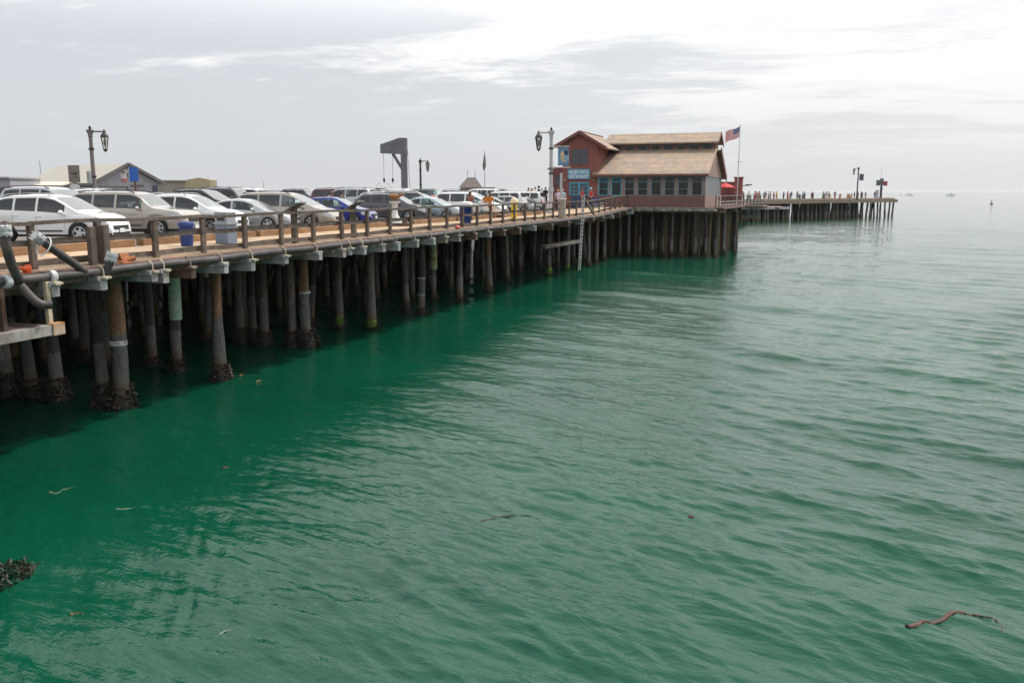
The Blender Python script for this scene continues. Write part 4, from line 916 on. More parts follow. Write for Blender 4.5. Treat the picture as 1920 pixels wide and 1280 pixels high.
# tower with gable facing the camera
TX0, TX1, TD = -6.32, -2.98, 8.0; RX = -4.62
t_w = rb('tower_wall', M_WALL, lambda b: b.prism([(TX0, ZB), (TX1, ZB), (TX1, 5.95), (RX, 7.05), (TX0, 5.95)], -.02, TD, axis='y'))
t_r = rb('tower_roof', M_SHINGX, lambda b: (b.prism([(RX, 7.08), (TX1 + .95, 5.58), (TX1 + .95, 5.70), (RX, 7.20)], -.55, TD + .3, axis='y'), b.prism([(RX - .003, 7.08), (TX0 - .70, 5.78), (TX0 - .70, 5.90), (RX - .003, 7.20)], -.55, TD + .3, axis='y')))
rb('barge_board', M_TRIMR, lambda b: (b.bar((RX, -.58, 7.14), (TX1 + .97, -.58, 5.64), .06, .24), b.bar((RX, -.582, 7.14), (TX0 - .72, -.582, 5.84), .06, .24)), t_r)
rb('ridge_cap', M_TRIMR, lambda b: b.box((RX, 3.9, 7.22), (.2, 8.9, .06)), t_r)
def frame(b, x0, x1, z0, z1, y=-.07, w=.07, cols=2, rowsn=2):
    b.box(((x0 + x1) / 2, y, z1 - w / 2), (x1 - x0, .09, w)).box(((x0 + x1) / 2, y, z0 + w / 2), (x1 - x0, .09, w)).box((x0 + w / 2, y, (z0 + z1) / 2), (w, .09, z1 - z0 - 2 * w)).box((x1 - w / 2, y, (z0 + z1) / 2), (w, .09, z1 - z0 - 2 * w)).box(((x0 + x1) / 2, y, (z0 + z1) / 2), (w * 1.3, .09, z1 - z0 - 2 * w))
    for k in range(1, rowsn + 1):
        for sx in (-1, 1): b.box(((x0 + x1) / 2 + sx * (x1 - x0) / 4, y + .01, z0 + (z1 - z0) * k / (rowsn + 1)), ((x1 - x0) / 2 - w * 2, .05, .035))
    for sx in (-1, 1): b.box(((x0 + x1) / 2 + sx * (x1 - x0) / 4, y + .013, (z0 + z1) / 2), (.035, .04, z1 - z0 - 2 * w))
M_PANE = mat('dark reflecting pane', (.03, .035, .05), .08, 0, .2, spec=.9)
w = rb('tower_window', mat('dull slate frame', (.10, .10, .11), .6), lambda b: frame(b, -5.48, -3.88, 4.25, 5.62)); rb('pane', M_PANE, lambda b: b.box((-4.68, -.035, 4.935), (1.56, .02, 1.33)), w)
w = rb('lower_window', M_BLUEF, lambda b: frame(b, -5.62, -3.75, 1.42, 2.62, w=.11)); rb('pane', M_PANE, lambda b: b.box((-4.685, -.035, 2.02), (1.8, .02, 1.12)), w)
rb('entrance_door', mat('deep blue door', (.03, .07, .16), .5), lambda b: b.box((-4.68, -.04, .86), (1.5, .06, .92)))
sg = rb('sign_board', M_SIGNB, lambda b: b.box((-4.72, -.12, 3.36), (2.12, .08, .92)))
def text(body, size, x, z, m, parent, y=-.166, sx=1):
    cu = bpy.data.curves.new('lettering', 'FONT'); cu.body = body; cu.size = size; cu.extrude = .004; cu.offset = .006; cu.align_x = 'CENTER'; cu.materials.append(m)
    o = bpy.data.objects.new('lettering', cu); link(o, parent); o.location = (x, y, z); o.rotation_euler = (R(90), 0, 0); o.scale = (sx, 1, 1)
    bpy.context.view_layer.update(); dg = bpy.context.evaluated_depsgraph_get(); me = bpy.data.meshes.new_from_object(o.evaluated_get(dg)); q = bpy.data.objects.new('lettering', me); link(q, parent); q.location = o.location; q.rotation_euler = o.rotation_euler; q.scale = o.scale; bpy.data.objects.remove(o); q.name = 'lettering'; return q
text('MOBY DICK', .42, -4.72, 3.40, M_WHITE, sg, sx=.80); text('RESTAURANT', .40, -4.72, 3.01, M_WHITE, sg, sx=.76)
for x in (-6.05, -3.25): rb('wall_lamp', mat('brass lamp', (.3, .27, .15), .4, .6), lambda b: b.ball((x, -.16, 2.75), .13, 10).box((x, -.06, 2.75), (.1, .1, .1)), smooth=True)
rb('rear_wing', mat('dark red wing wall', (.19, .075, .065), .85, 0, .15), lambda b: b.box((-7.25, 4.4, 2.1), (1.5, 5.5, 3.9)))
rb('wing_window', M_PANE, lambda b: b.box((-7.25, 1.62, 2.8), (.55, .05, 1.0)))
# sill beams and walk below the front
for k, (z, y, h, m) in enumerate(((.30, -.14, .14, M_WOODGY), (.13, -.22, .12, M_WOODGY), (-.02, -.10, .14, M_WOODBR))):
    rb('sill_beam', m, lambda b: b.box(((-.9 + 7.9) / 2, y, z), (8.7 - k * .02, .16, h)))
rb('floor_joists', M_WOODDK, lambda b: [b.box((-2.2 + i * 1.0, 6.5, -.02), (.16, 12.6, .3)) for i in range(10)])
# things round the restaurant's far end
pl = MB(); pl.box((7.95, 12, .30), (.12, .12, .1)); 
rf = thing('deck_railing', 'timber railing with close posts along the deck beyond the restaurant', 'railing', E0, PROT)
pts = [(7.9, 62.8), (8.9, 75.5), (10.9, 79.9)]
for (a, b_), n in zip(zip(pts[:-1], pts[1:]), (9, 7)):
    for i in range(n):
        q = Vector(a).lerp(Vector(b_), i / n); MB().box((q.x - .1, q.y, .88), (.11, .11, 1.05)).build('post', M_RAIL, rf)
    for z in (1.38, .85, .58): MB().bar((a[0] - .1, a[1], z), (b_[0] - .1, b_[1], z), .12 if z > 1 else .05, .06 if z > 1 else .12).build('rail', M_WOODGY, rf)
b = MB(); b.box((9.9, 78.2, .29), (2.6, 4.6, .05)); b.xf(Matrix.Identity(4)); tag(pier_obj(b, 'boardwalk', lines_mat('bleached boards', (.50, .38, .29), .6, .2, 'X')), kind='structure')
b = MB(); b.bar((8.9, 75.6, .10), (13.4, 83.4, .02), .14, .28); tag(pier_obj(b, 'gangway_beam', mat('pale grey beam', (.36, .36, .40), .6)), 'pale grey beam edging the gangway beyond the restaurant deck', 'beam')
b = MB(); b.box((11.2, 82.5, .12), (2.6, 3.6, .1)); tag(pier_obj(b, 'gangway', lines_mat('pink brown boards', (.48, .33, .27), .6, .2, 'X')), 'short pinkish boarded gangway beyond the restaurant deck', 'gangway')
b = MB(); b.box((9.6, 79.6, -.85), (1.9, .5, .45)); tag(pier_obj(b, 'fender_beam', M_WOODGY), 'pale timber fender beam under the gangway', 'beam')
for i in range(0): piling(80.5 + i * .7, 10.2 + i * .75, 'dark', f'slim dark piling under the gangway, {ORD[i]} from the left', 'gangway pilings', 3.9, (0, 0), 0, .7)
# red timber enclosure, umbrellas, flag
b = MB(); b.box((7.85, 83.4, 1.75), (.85, .9, 3.0)).box((7.85, 83.4, 3.3), (1.05, 1.1, .12)); tag(pier_obj(b, 'chimney_stack', lines_mat('red board stack', (.28, .10, .09), .5, .15, 'X')), 'tall narrow red boarded stack beside the flagpole', 'stack')
b = MB(); b.box((6.5, 84.5, 1.6), (2.4, .1, 2.5)); tag(pier_obj(b, 'patio_screen', lines_mat('patio screen', (.22, .085, .08), .6, .2, 'X')), 'dark red patio screen behind the red umbrella', 'screen')
b = MB(); b.tube([(8.3, 83.2, 2.4), (9.1, 83.0, 2.45)], .05, 6).box((8.95, 83.1, 2.5), (.7, .3, .14)); tag(pier_obj(b, 'floodlight', mat('olive lamp housing', (.25, .25, .17), .6)), 'flat floodlight sticking out from the red stack', 'floodlight')
def umbrella(s, t, z, r, label, group=None):
    u = thing('patio_umbrella', label, 'umbrella', P(s, t, z), PROT, group)
    MB().lathe([(r, 1.95), (r * .97, 2.0), (r * .5, 2.25), (.05, 2.42), (.02, 2.5)], 8).build('canopy', mat('bright red canopy', (.55, .03, .035), .7), u); MB().tube([(0, 0, 0), (0, 0, 2.45)], .03, 8).build('pole', M_WOODBR, u)
umbrella(79.5, 6.85, .25, .95, 'bright red patio umbrella open in front of the dark red screen')
for i, x in enumerate((2.7, 3.35, 4.6, 5.9)): umbrella(FS + 1.0 + (i % 2) * .2, x, ZB - .05, .5, f'red umbrella seen through the restaurant windows, {ORD[i]} from the left', 'red umbrellas behind the restaurant windows')
fp = thing('flagpole', 'thin grey flagpole beside the red stack, carrying the flag', 'flagpole', P(80.6, 8.0, .3), PROT)
MB().tube([(0, 0, 0), (0, 0, 4), (0, 0, 8.4)], [.06, .05, .03], 8).build('pole', M_METAL, fp, smooth=True); MB().ball((0, 0, 8.45), .07, 8).build('finial', M_METAL, fp, smooth=True)
MB().bar((-.35, 0, 4.6), (.35, 0, 4.6), .04, .04).build('cross_arm', M_METAL, fp)
fm = bpy.data.meshes.new('flag'); vs = []; fs = []; mi = []
NX, NZ = 26, 13; FW, FH = 1.75, 1.1
def fpt(u, v): return (-u * FW * .84, .16 * math.sin(u * 7 + v * 1.2) * u + .05, -v * FH - .62 * u ** 1.1 - .07 * math.sin(u * 6))
for j in range(NZ + 1):
    for i in range(NX + 1): vs.append(fpt(i / NX, j / NZ))
for j in range(NZ):
    for i in range(NX):
        a = j * (NX + 1) + i; fs.append((a, a + 1, a + NX + 2, a + NX + 1)); mi.append(2 if (j < 7 and i < 11) else (0 if j % 2 == 0 else 1))
for r_ in range(9):
    for c in range(6 if r_ % 2 == 0 else 5):
        u = (.035 + c * .066 + (0 if r_ % 2 == 0 else .033)); v = (r_ + .6) / 9.4 * 7 / 13
        b0 = len(vs)
        for sd in (-.012, .012):
            p = Vector(fpt(u, v)); q = [(p.x + .022 * math.cos(a), p.y + sd, p.z + .022 * math.sin(a)) for a in [k * 1.2566 + .3 for k in range(5)]]
            vs += q; k = len(vs) - 5; fs.append(tuple(range(k, k + 5))); mi.append(1)
fm.from_pydata(vs, [], fs)
for m in (mat('flag red', (.55, .03, .05), .8, var=.1), mat('flag white', (.75, .74, .74), .8, var=.05), mat('flag blue', (.03, .05, .22), .8, var=.1)): fm.materials.append(m)
fm.polygons.foreach_set('material_index', mi); fl = bpy.data.objects.new('flag', fm); link(fl); p = P(80.6, 7.95, 8.6); fl.location = p; fl.rotation_euler = (0, 0, PROT)
tag(fl, 'stars and stripes flag blowing from the pole beyond the restaurant', 'flag')
# ------------------------------------------------------------------ street lamps
M_POLE = mat('grey lamp post paint', (.42, .42, .44), .6, 0, .12); M_POLED = mat('purple grey post paint', (.17, .145, .15), .7, 0, .15); M_LANT = mat('bronze lantern metal', (.045, .04, .038), .5, .4)
M_LGL = mat('frosted lantern glass', (.60, .60, .55), .25, 0, .1)
G_LANT = glass_mat('lantern glass pane', (.9, .9, .88), .93)
def lamp(px, Y, side, label, m, h=6.35, extra=None, sc_=1.0):
    X = (px - 960) / FPX * Y * (.9855); l = thing('street_lamp', label, 'street lamp', (X, Y, DECK), 0, 'old style lamp posts')
    MB().lathe([(.20, 0), (.20, .5), (.15, .6), (.14, 3), (.125, h - .5), (.17, h - .45), (.14, h - .35), (.24, h - .1), (.26, h), (.05, h + .02)], 12).build('post', m, l, smooth=True)
    MB().lathe([(.05, 0), (.09, .08), (.10, .16), (.06, .24), (.02, .3)], 10, (0, 0, h)).build('finial', M_LANT, l, smooth=True)
    s_ = side; ax = .98
    MB().bar((0, 0, h - .12), (s_ * (ax + .12), 0, h - .12), .07, .10).build('arm', m if sc_ == 1 else m, l); 
    for z in (h - 1.3, h - 3.2): MB().lathe([(.15, -.07), (.19, -.05), (.19, .05), (.15, .07)], 12, (0, 0, z)).build('collar', M_LANT, l)
    x = s_ * ax; z = h - .30
    la = MB().lathe([(.03, .34), (.06, .28), (.03, .2), (.10, .12), (.24, -.06), (.30, -.20), (.27, -.22)], 8, (x, 0, z)); ln = la.build('lantern', M_LANT, l)
    f = MB()
    for k in range(6):
        a = k * math.pi / 3; f.bar((x + .26 * math.cos(a), .26 * math.sin(a), z - .2), (x + .14 * math.cos(a), .14 * math.sin(a), z - 1.0), .03, .03)
    f.lathe([(.15, -1.0), (.17, -1.04), (.08, -1.16), (.02, -1.22)], 8, (x, 0, z)); f.build('lantern_cage', M_LANT, ln)
    MB().lathe([(.13, -.98), (.245, -.23)], 6, (x, 0, z)).build('lantern_glass', G_LANT, ln); MB().lathe([(.03, -.9), (.09, -.6), (.08, -.35), (.03, -.3)], 10, (x, 0, z)).build('bulb', M_LGL, ln, smooth=True)
    return l
M_BAN = mat('blue banner cloth', (.10, .22, .38), .8, 0, .2, 1.2, col2=(.22, .36, .5), scale2=2)
l = lamp(1033, 68.4, -1, 'grey lamp post with blue banner at the left corner of the restaurant', M_POLE)
MB().box((.95, .0, 4.42), (.85, .03, 1.35)).build('banner', M_BAN, l); MB().ball((.86, -.03, 4.5), .2, 10, sq=(.8, .1, 1.9)).ball((.98, -.035, 4.1), .12, 10, sq=(1.2, .1, .8)).build('banner_figure', mat('tan banner figure', (.5, .38, .27), .8), l, smooth=True)
MB().ball((1.14, -.03, 4.72), .17, 8, sq=(1, .1, 1.2)).build('banner_patch', mat('navy banner patch', (.02, .05, .13), .8), l, smooth=True)
MB().bar((0, 0, 3.62), (1.5, 0, 3.62), .05, .05).bar((0, 0, 5.2), (1.4, 0, 5.2), .05, .05).build('banner_arm', M_WHITE, l); MB().lathe([(.36, 0), (.3, .05), (.16, .14)], 12, (0, 0, 3.45)).build('collar', M_LANT, l)
MB().box((.0, -.18, 1.9), (.42, .16, .3)).build('junction_box', M_GREYM, l)
l = lamp(178, 62, 1, 'purple grey lamp post with junction box rising before the grey shed', M_POLED, h=6.0)
MB().box((-.22, -.1, 2.75), (.34, .2, .85)).build('junction_box', M_GREYM, l)
lamp(789, 118, 1, 'small dark lamp post right of the crane', M_LANT, h=5.9)
l = lamp(1607, 192, -1, 'far lamp post with dark panel on the end of the far pier', M_LANT, h=6.9); MB().box((.75, 0, 4.9), (.9, .1, 1.4)).build('panel', mat('dark slate panel', (.09, .09, .12), .6), l)
# ------------------------------------------------------------------ sheds, crane, signs and masts on the left
def world_obj(b, name, m, label, cat, loc=(0, 0, DECK), rz=0, group=None, **k):
    o = b.build(name, m, None, loc=loc, rz=rz, **k); return tag(o, label, cat, group)
def at(px, Y): return (px - 960) / FPX * Y * (.9855)
M_SHED = lines_mat('grey shed boards', (.36, .36, .40), .8, .22, 'X', var=.06); M_SHEDY = lines_mat('grey shed side boards', (.30, .30, .33), .8, .22, 'Y', var=.06)
M_CREAM = lines_mat('cream metal roof', (.42, .40, .345), .85, .3, 'Y', var=.04, duty=.1); M_DTRIM = mat('dark shed trim', (.15, .14, .15), .7); M_BEIGE = lines_mat('beige metal siding', (.42, .36, .24), .6, .25, 'X', var=.05)
sh = thing('grey_shed', 'grey boarded shed with cream metal roof and round emblem on its gable', 'shed', (at(179, 80), 80, DECK), R(48))
# local x along the gable face, local y runs back-left along the ridge
GW = 6.0
MB().prism([(0, 0), (GW, 0), (GW, 2.55), (GW / 2, 4.25), (0, 2.6)], 0, .2, axis='y').build('gable_wall', M_SHED, sh)
MB().box((.1, 8.1, 1.3), (.2, 15.8, 2.6)).build('side_wall', M_SHEDY, sh); MB().box((GW - .1, 8.1, 1.3), (.2, 15.8, 2.6)).build('side_wall', M_SHEDY, sh)
r1 = MB().prism([(GW / 2, 4.28), (-.5, 2.42), (-.5, 2.52), (GW / 2, 4.38)], -.5, 16.5, axis='y').prism([(GW / 2 + .002, 4.28), (GW + .5, 2.42), (GW + .5, 2.52), (GW / 2 + .002, 4.38)], -.5, 16.5, axis='y').build('roof', M_CREAM, sh)
MB().bar((GW / 2, -.53, 4.32), (-.52, -.53, 2.46), .06, .24).bar((GW / 2, -.534, 4.32), (GW + .52, -.534, 2.46), .06, .24).bar((-.53, -.5, 2.42), (-.53, 16.5, 2.42), .06, .22).build('fascia', M_DTRIM, r1)
MB().box((1.7, -.04, 1.0), (2.3, .08, 2.2)).build('wide_door', M_SHED, sh); MB().box((1.7, -.05, 2.2), (2.6, .1, .08)).box((.45, -.05, 1.1), (.07, .1, 2.2)).box((2.95, -.05, 1.1), (.07, .1, 2.2)).build('door_frame', M_DTRIM, sh)
MB().box((3.9, -.04, 2.3), (1.3, .05, .22)).build('name_board', M_DTRIM, sh); MB().box((5.6, -.04, 2.05), (.5, .06, .6)).build('small_window', M_PANE, sh)
em = MB().lathe([(.62, -.03), (.62, .0)], 24, (3.0, -.02, 3.25), axis='y').build('emblem', mat('pale emblem disc', (.62, .60, .60), .6), sh)
MB().box((2.75, -.07, 2.83), (.5, .02, .26)).build('emblem_red', mat('soft red', (.55, .16, .14), .7), em); MB().box((3.3, -.07, 2.83), (.5, .02, .26)).build('emblem_teal', mat('soft teal', (.12, .36, .38), .7), em); MB().ball((2.65, -.05, 3.52), .13, 8, sq=(1, .2, 1)).ball((3.15, -.05, 3.25), .2, 8, sq=(1, .15, 1.5)).build('emblem_figure', mat('soft brown', (.2, .12, .1), .7), em)
# awning stall in front-left of the shed
aw = thing('food_stall', 'low stall with pale awning at the left end of the grey shed', 'stall', (at(58, 66), 66, DECK), R(-4))
MB().box((1.3, 1, 1.05), (2.9, 1.6, 2.1)).build('stall_wall', M_SHED, aw); MB().prism([(-.9, 2.12), (.9, 2.42), (.9, 2.5), (-.9, 2.22)], -.2, 2.9, axis='x').build('awning', mat('cream awning', (.62, .55, .45), .7, var=.1), aw)
MB().box((1.4, .15, 1.9), (1.8, .06, .3)).build('menu_board', mat('dark red board', (.25, .06, .05), .7), aw)
b = MB(); b.box((0, 0, 1.35), (5, 4, 2.7)).box((0, -.1, 2.72), (5.2, 4.3, .12)); world_obj(b, 'grey_hut', M_SHED, 'flat grey boarded hut cut off by the left edge', 'hut', (at(22, 62) - 2.55, 64, DECK), 0)
bs = thing('container_shed', 'beige metal sided shed right of the grey gabled shed', 'shed', (at(348, 92), 92, DECK), R(12))
MB().prism([(0, 0), (2.5, 0), (2.5, 3.0), (1.5, 3.22), (0, 2.95)], 0, 6, axis='y').build('wall', M_BEIGE, bs); MB().box((-2.3, 1.2, 1.42), (4.7, 2.2, 2.84)).build('side_wall', lines_mat('grey beige siding', (.33, .31, .27), .6, .25, 'X', var=.05), bs); MB().box((-2.3, 1.1, 2.9), (4.9, 2.7, .1)).build('roof', M_CREAM, bs)
# signs
st_ = thing('arrow_sign', 'brown rectangular sign with a black arrow above a white oval', 'sign', (at(143, 52), 52, DECK), 0)
MB().tube([(0, 0, 0), (0, 0, 3.2)], .05, 8).build('post', M_BLACK, st_); pn = MB().box((0, -.07, 2.78), (.66, .04, 1.0)).build('panel', mat('grey brown sign panel', (.19, .165, .145), .7), st_)
MB().box((-.05, -.1, 2.80), (.26, .01, .06)).add([(.05, -.106, 2.7), (.22, -.106, 2.8), (.05, -.106, 2.9)], [(0, 1, 2)]).build('arrow', M_BLACK, pn)
for k in range(4): MB().box((-.2 + k * .13, -.1, 3.12), (.035, .01, .17)).build('stroke', mat('faded sign strokes', (.33, .30, .28), .7), pn)
ov = MB().lathe([(.40, -.02), (.40, .02)], 24, (0, -.1, 0), axis='y'); ov.v = [(x, y, z * .58 + 2.04) for x, y, z in ov.v]; o = ov.build('oval_board', M_BLACK, st_)
ov = MB().lathe([(.33, -.01), (.33, .01)], 24, (0, -.13, 0), axis='y'); ov.v = [(x, y, z * .52 + 2.04) for x, y, z in ov.v]; ov.build('oval_face', mat('pale oval face', (.6, .59, .58), .6), o)
bsn = thing('blue_sign', 'plain bright blue sign panel on a wooden post before the shed gable', 'sign', (at(255, 50), 50, DECK), 0)
MB().box((0, 0, 1.2), (.11, .11, 2.4)).build('post', M_WOODBR, bsn); MB().box((-.02, -.08, 2.72), (.50, .05, .80)).build('panel', mat('bright blue panel', (.01, .11, .42), .5, var=.08), bsn); MB().box((-.28, -.07, 2.72), (.03, .05, .78)).build('panel_edge', M_WHITE, bsn)
# crane hoist
M_CR = mat('slate grey crane paint', (.13, .135, .165), .55, 0, .15, col2=(.17, .17, .19))
Yc = 84; cr = thing('boat_hoist_crane', 'slate grey jib crane with box boom above the parked cars', 'crane', (at(757, Yc), Yc, DECK), 0)
k = Yc / 1600
MB().box((.1, 0, 3.4), (.58, .55, 6.0)).build('mast', M_CR, cr)
MB().prism([(-2.1, 5.35), (.42, 5.25), (.42, 6.75), (-.25, 6.78), (-2.1, 6.15)], -.35, .35, axis='y').build('boom', M_CR, cr)
MB().bar((-.95, 0, 5.3), (-.1, 0, 3.9), .24, .26).build('brace', M_CR, cr)
for x in (-1.85, -1.02):
    MB().tube([(x, 0, 5.4), (x, 0, 2.95)], .016, 5).build('cable', M_BLACK, cr); MB().lathe([(.04, .5), (.10, .4), (.10, .2), (.04, .12), (.05, .05), (.02, 0)], 8, (x, 0, 2.55)).build('hook', M_BLACK, cr)
MB().tube([(.45, 0, 5.6), (.62, 0, 1.6)], .02, 5).build('cable', M_BLACK, cr); MB().box((.62, -.1, 1.25), (.62, .6, 1.5)).build('winch_box', mat('grey winch box', (.24, .25, .27), .6), cr)
cg = thing('hoist_cage', 'open black metal frame hanging from the crane hooks', 'lifting frame', (at(723, Yc), Yc - .1, DECK), 0)
c = MB(); X0, X1, z0, z1 = -.92, .92, 1.2, 2.06
for x in (X0, 0, X1): c.bar((x, 0, z0), (x, 0, z1), .07, .07)
c.bar((X0, 0, z1), (X1, 0, z1), .07, .07).bar((X0, 0, z0), (X1, 0, z0), .07, .07).bar((X0, 0, z0), (0, 0, z1), .03, .03).bar((0, 0, z0), (X0, 0, z1), .03, .03).bar((0, .01, z1), (X1, .01, z0), .03, .03).build('frame', M_BLACK, cg)
for x in (-.6, .25): MB().bar((x - .35, 0, 2.08), (x, 0, 2.6), .02, .02).bar((x + .35, 0, 2.08), (x, 0, 2.6), .02, .02).build('sling', M_BLACK, cg)
# little hut, dark flag, shade frame
hu = thing('harbour_hut', 'little grey hut with hipped shingle roof far behind the cars', 'hut', (at(882, 100), 100, DECK), R(8))
MB().box((0, 0, 1.1), (2.0, 2.2, 2.2)).build('wall', M_WOODGY, hu)
MB().add([(-1.25, -1.3, 2.2), (1.25, -1.3, 2.2), (1.25, 1.3, 2.2), (-1.25, 1.3, 2.2), (-.35, 0, 3.35), (.6, 0, 3.35)], [(0, 1, 5, 4), (1, 2, 5), (2, 3, 4, 5), (3, 0, 4), (3, 2, 1, 0)]).build('roof', mat('grey shingle roof', (.16, .135, .13), .9, 0, .2), hu)
for x in (-.3, .55): MB().tube([(x, 0, 3.3), (x, 0, 4.2)], .025, 5).build('aerial', M_BLACK, hu)
df = thing('dark_flagpole', 'thin pole with a limp dark flag right of the little hut', 'flagpole', (at(909, 96), 96, DECK), 0)
MB().tube([(0, 0, 0), (0, 0, 6.1)], .045, 6).build('pole', M_POLE, df)
MB().add([(0, 0, 6.1), (-.03, 0, 6.0), (-.22, .05, 4.6), (-.16, -.04, 4.1), (.0, 0, 4.05), (.14, .03, 4.5), (.1, 0, 5.4)], [(0, 1, 2, 3, 4, 5, 6)]).add([(0, .02, 6.1), (-.2, .1, 4.7), (.05, .12, 4.2)], [(0, 1, 2)]).build('limp_flag', mat('dark flag cloth', (.05, .045, .05), .9), df)
b = MB(); b.bar((-1.2, 0, 2.15), (1.2, 0, 2.15), .3, .12)
for x in (-.9, -.1, .7): b.bar((x, 0, 0), (x, 0, 2.1), .1, .1)
world_obj(b, 'shade_frame', M_POLED, 'low dark timber shade frame right of the little hut', 'shade frame', (at(907, 92), 92, DECK))
for i, (px, Y, h, lean, lab) in enumerate(((82, 150, 8.2, -.03, 'tall thin boat mast left of the grey shed'), (393, 170, 5.8, -.03, 'boat mast with a slack stay right of the beige shed'), (495, 190, 5.2, 0, 'faint thin boat mast behind the champagne minivan'), (401, 230, 4.8, -.08, 'faint leaning stay beside the boat mast'), (451, 220, 3.3, 0, 'very short faint mast between the two boat masts'))):
    b = MB(); b.tube([(0, 0, -1.2), (lean * h, 0, h)], [.10, .05], 6)
    if i == 1: b.tube([(lean * h, 0, h), (2.8, 0, 0)], .02, 4)
    b.tube([(-1.5, 0, -2.2), (1.6, 0, -2.2)], [.7, .5], 8); world_obj(b, 'sailboat_mast', M_POLE, lab, 'mast', (at(px, Y), Y, DECK - 1.2))
# ------------------------------------------------------------------ landings and ladder
b = MB(); q = L(104, 612, .95)
ld = thing('lower_landing', 'plank landing hung below the deck at the left edge, pale edge beam with rusty end', 'landing', E0, PROT)
zL = q[2]; s1 = q[1]
MB().box((-.35, s1 - 3.2, zL - .02), (2.5, 6.5, .08)).build('planks', lines_mat('wet landing planks', (.19, .15, .135), .6, .2, 'Y'), ld); MB().box((.98, s1 - 3.25, zL - .05), (.15, 6.6, .22)).build('edge_beam', M_WOODGY, ld)
MB().box((.99, s1 - .02, zL - .04), (.19, .30, .26)).build('rusty_end', mat('rust stained end', (.42, .33, .25), .8, col2=(.45, .2, .04), scale2=5), ld)
for x, ds in ((.5, -.9), (.85, -.05), (.1, -1.9)): MB().bar((x, s1 + ds, zL), (x, s1 + ds, -.2), .1, .1).build('hanger', M_TAN if ds > -.5 else M_WOODBR, ld)
a = L(1022, 463, -.3); c_ = L(1088, 464, .1)
ld = thing('side_landing', 'narrow timber landing slung between pilings left of the ladder', 'landing', E0, PROT)
MB().bar((a[0], a[1], a[2]), (.15, c_[1], a[2]), .12, .22).build('edge_beam', M_WOODGY, ld); MB().box((-.35, (a[1] + c_[1]) / 2, a[2] + .06), (.7, c_[1] - a[1], .06)).build('planks', M_WOODDK, ld)
top = L(1093, 372, .75); bot = L(1090, 505, .6)
lad = thing('boarding_ladder', 'long pale metal ladder from the deck edge down to the water', 'ladder', E0, PROT)
T0 = Vector((.95, top[1] - .6, 1.45)); B0 = Vector((.72, top[1] - .6, -3.75))
for ds in (-.26, .26): MB().bar(B0 + Vector((0, ds, 0)), T0 + Vector((0, ds, 0)), .07, .05).build('side_rail', M_POLE, lad)
for k in range(19): q = B0.lerp(T0, (k + .6) / 20); MB().bar(q + Vector((0, -.24, 0)), q + Vector((0, .24, 0)), .05, .05).build('rung', M_POLE if k > 2 else M_ALGAE, lad)
b = MB(); b.bar((.72, top[1] + .6, 1.2), (.55, top[1] + 4.0, .1), .12, .16); tag(pier_obj(b, 'timber_brace', M_WOODDK), 'dark diagonal timber brace right of the ladder top', 'brace')
b = MB(); b.tube([(.2, top[1] - 3.4, -.1), (.2, top[1] - 3.4, 1.25), (.2, top[1] - 3.4, 1.32)], [.26, .27, .2], 12); tag(pier_obj(b, 'mooring_post', mat('bleached pile top', (.36, .31, .27), .85, 0, .3), smooth=True), 'stout bleached mooring post beside the strolling couple', 'post')
b = MB(); b.tube([(-.6, top[1] - .9, 0), (-.6, top[1] - .9, 3.05)], .085, 10); tag(pier_obj(b, 'sign_post', M_POLE, smooth=True), 'slim pale post in front of the blue restaurant sign', 'post')
# ------------------------------------------------------------------ furniture on the sidewalk
def bin_(px, py, col, label, r, h, lidc, kind='round'):
    s, t = ground(px, py); o = thing('trash_bin', label, 'trash bin', P(s, t), PROT, None)
    if kind == 'square':
        MB().prism([(-r, -r), (r, -r), (r, r), (-r, r)], .02, h * .62).build('body', col, o); MB().box((0, 0, h * .66), (r * 2.25, r * 2.25, .08)).box((0, 0, h * .84), (r * 1.9, r * 1.9, h * .28)).box((0, 0, h * .99), (r * 2.0, r * 2.0, .05)).build('lid', lidc, o); MB().box((0, -r * .96, h * .83), (r * 1.2, .02, h * .16)).build('flap', M_TRIM, o)
    else:
        MB().lathe([(r * .82, .02), (r * .95, h * .8), (r * 1.0, h * .82)], 18).build('body', col, o, smooth=True); MB().lathe([(r * 1.1, h * .82), (r * 1.12, h * .9), (r * .95, h * .98), (r * .3, h)], 18).build('lid', lidc, o, smooth=True)
        MB().tube([(r * 1.0, 0, h * .7), (r * 1.15, 0, h * .7), (r * 1.15, 0, h * .76)], .015, 5).build('handle', lidc, o)
    return o
M_BLUEP = mat('blue plastic', (.012, .04, .2), .45, var=.08); M_GBIN = mat('blue grey bin', (.17, .22, .30), .5, var=.1); M_GBL = mat('light blue grey lid', (.30, .34, .38), .5, var=.08)
bin_(351, 462, M_BLUEP, 'bright blue recycling bin standing left of the grey lidded bin', .23, .80, M_BLUEP)
bin_(425, 457, M_GBIN, 'square blue grey trash bin with raised lid behind the fence', .25, 1.05, M_GBL, 'square')
bin_(873, 424, M_BLUEP, 'blue bin with white lid behind the fence near the plaid top person', .34, 1.25, M_WHITE)
bin_(1117, 397, M_GBIN, 'dark trash bin with blue top right of the ladder', .3, 1.2, M_BLUEP, 'square'); bin_(1128, 396, M_GREYM, 'light grey trash bin right of the blue topped one', .28, 1.0, M_TRIM)
s, t = ground(741, 424); v = thing('pedestal_viewer', 'brown coin viewer on a white flared pedestal with wooden steps', 'viewer', P(s, t), PROT + .3)
MB().lathe([(.36, .15), (.34, .3), (.17, .55), (.13, .85), (.17, 1.1), (.3, 1.22), (.3, 1.26)], 18).build('pedestal', mat('chalky white pedestal', (.62, .64, .65), .6, var=.1), v, smooth=True)
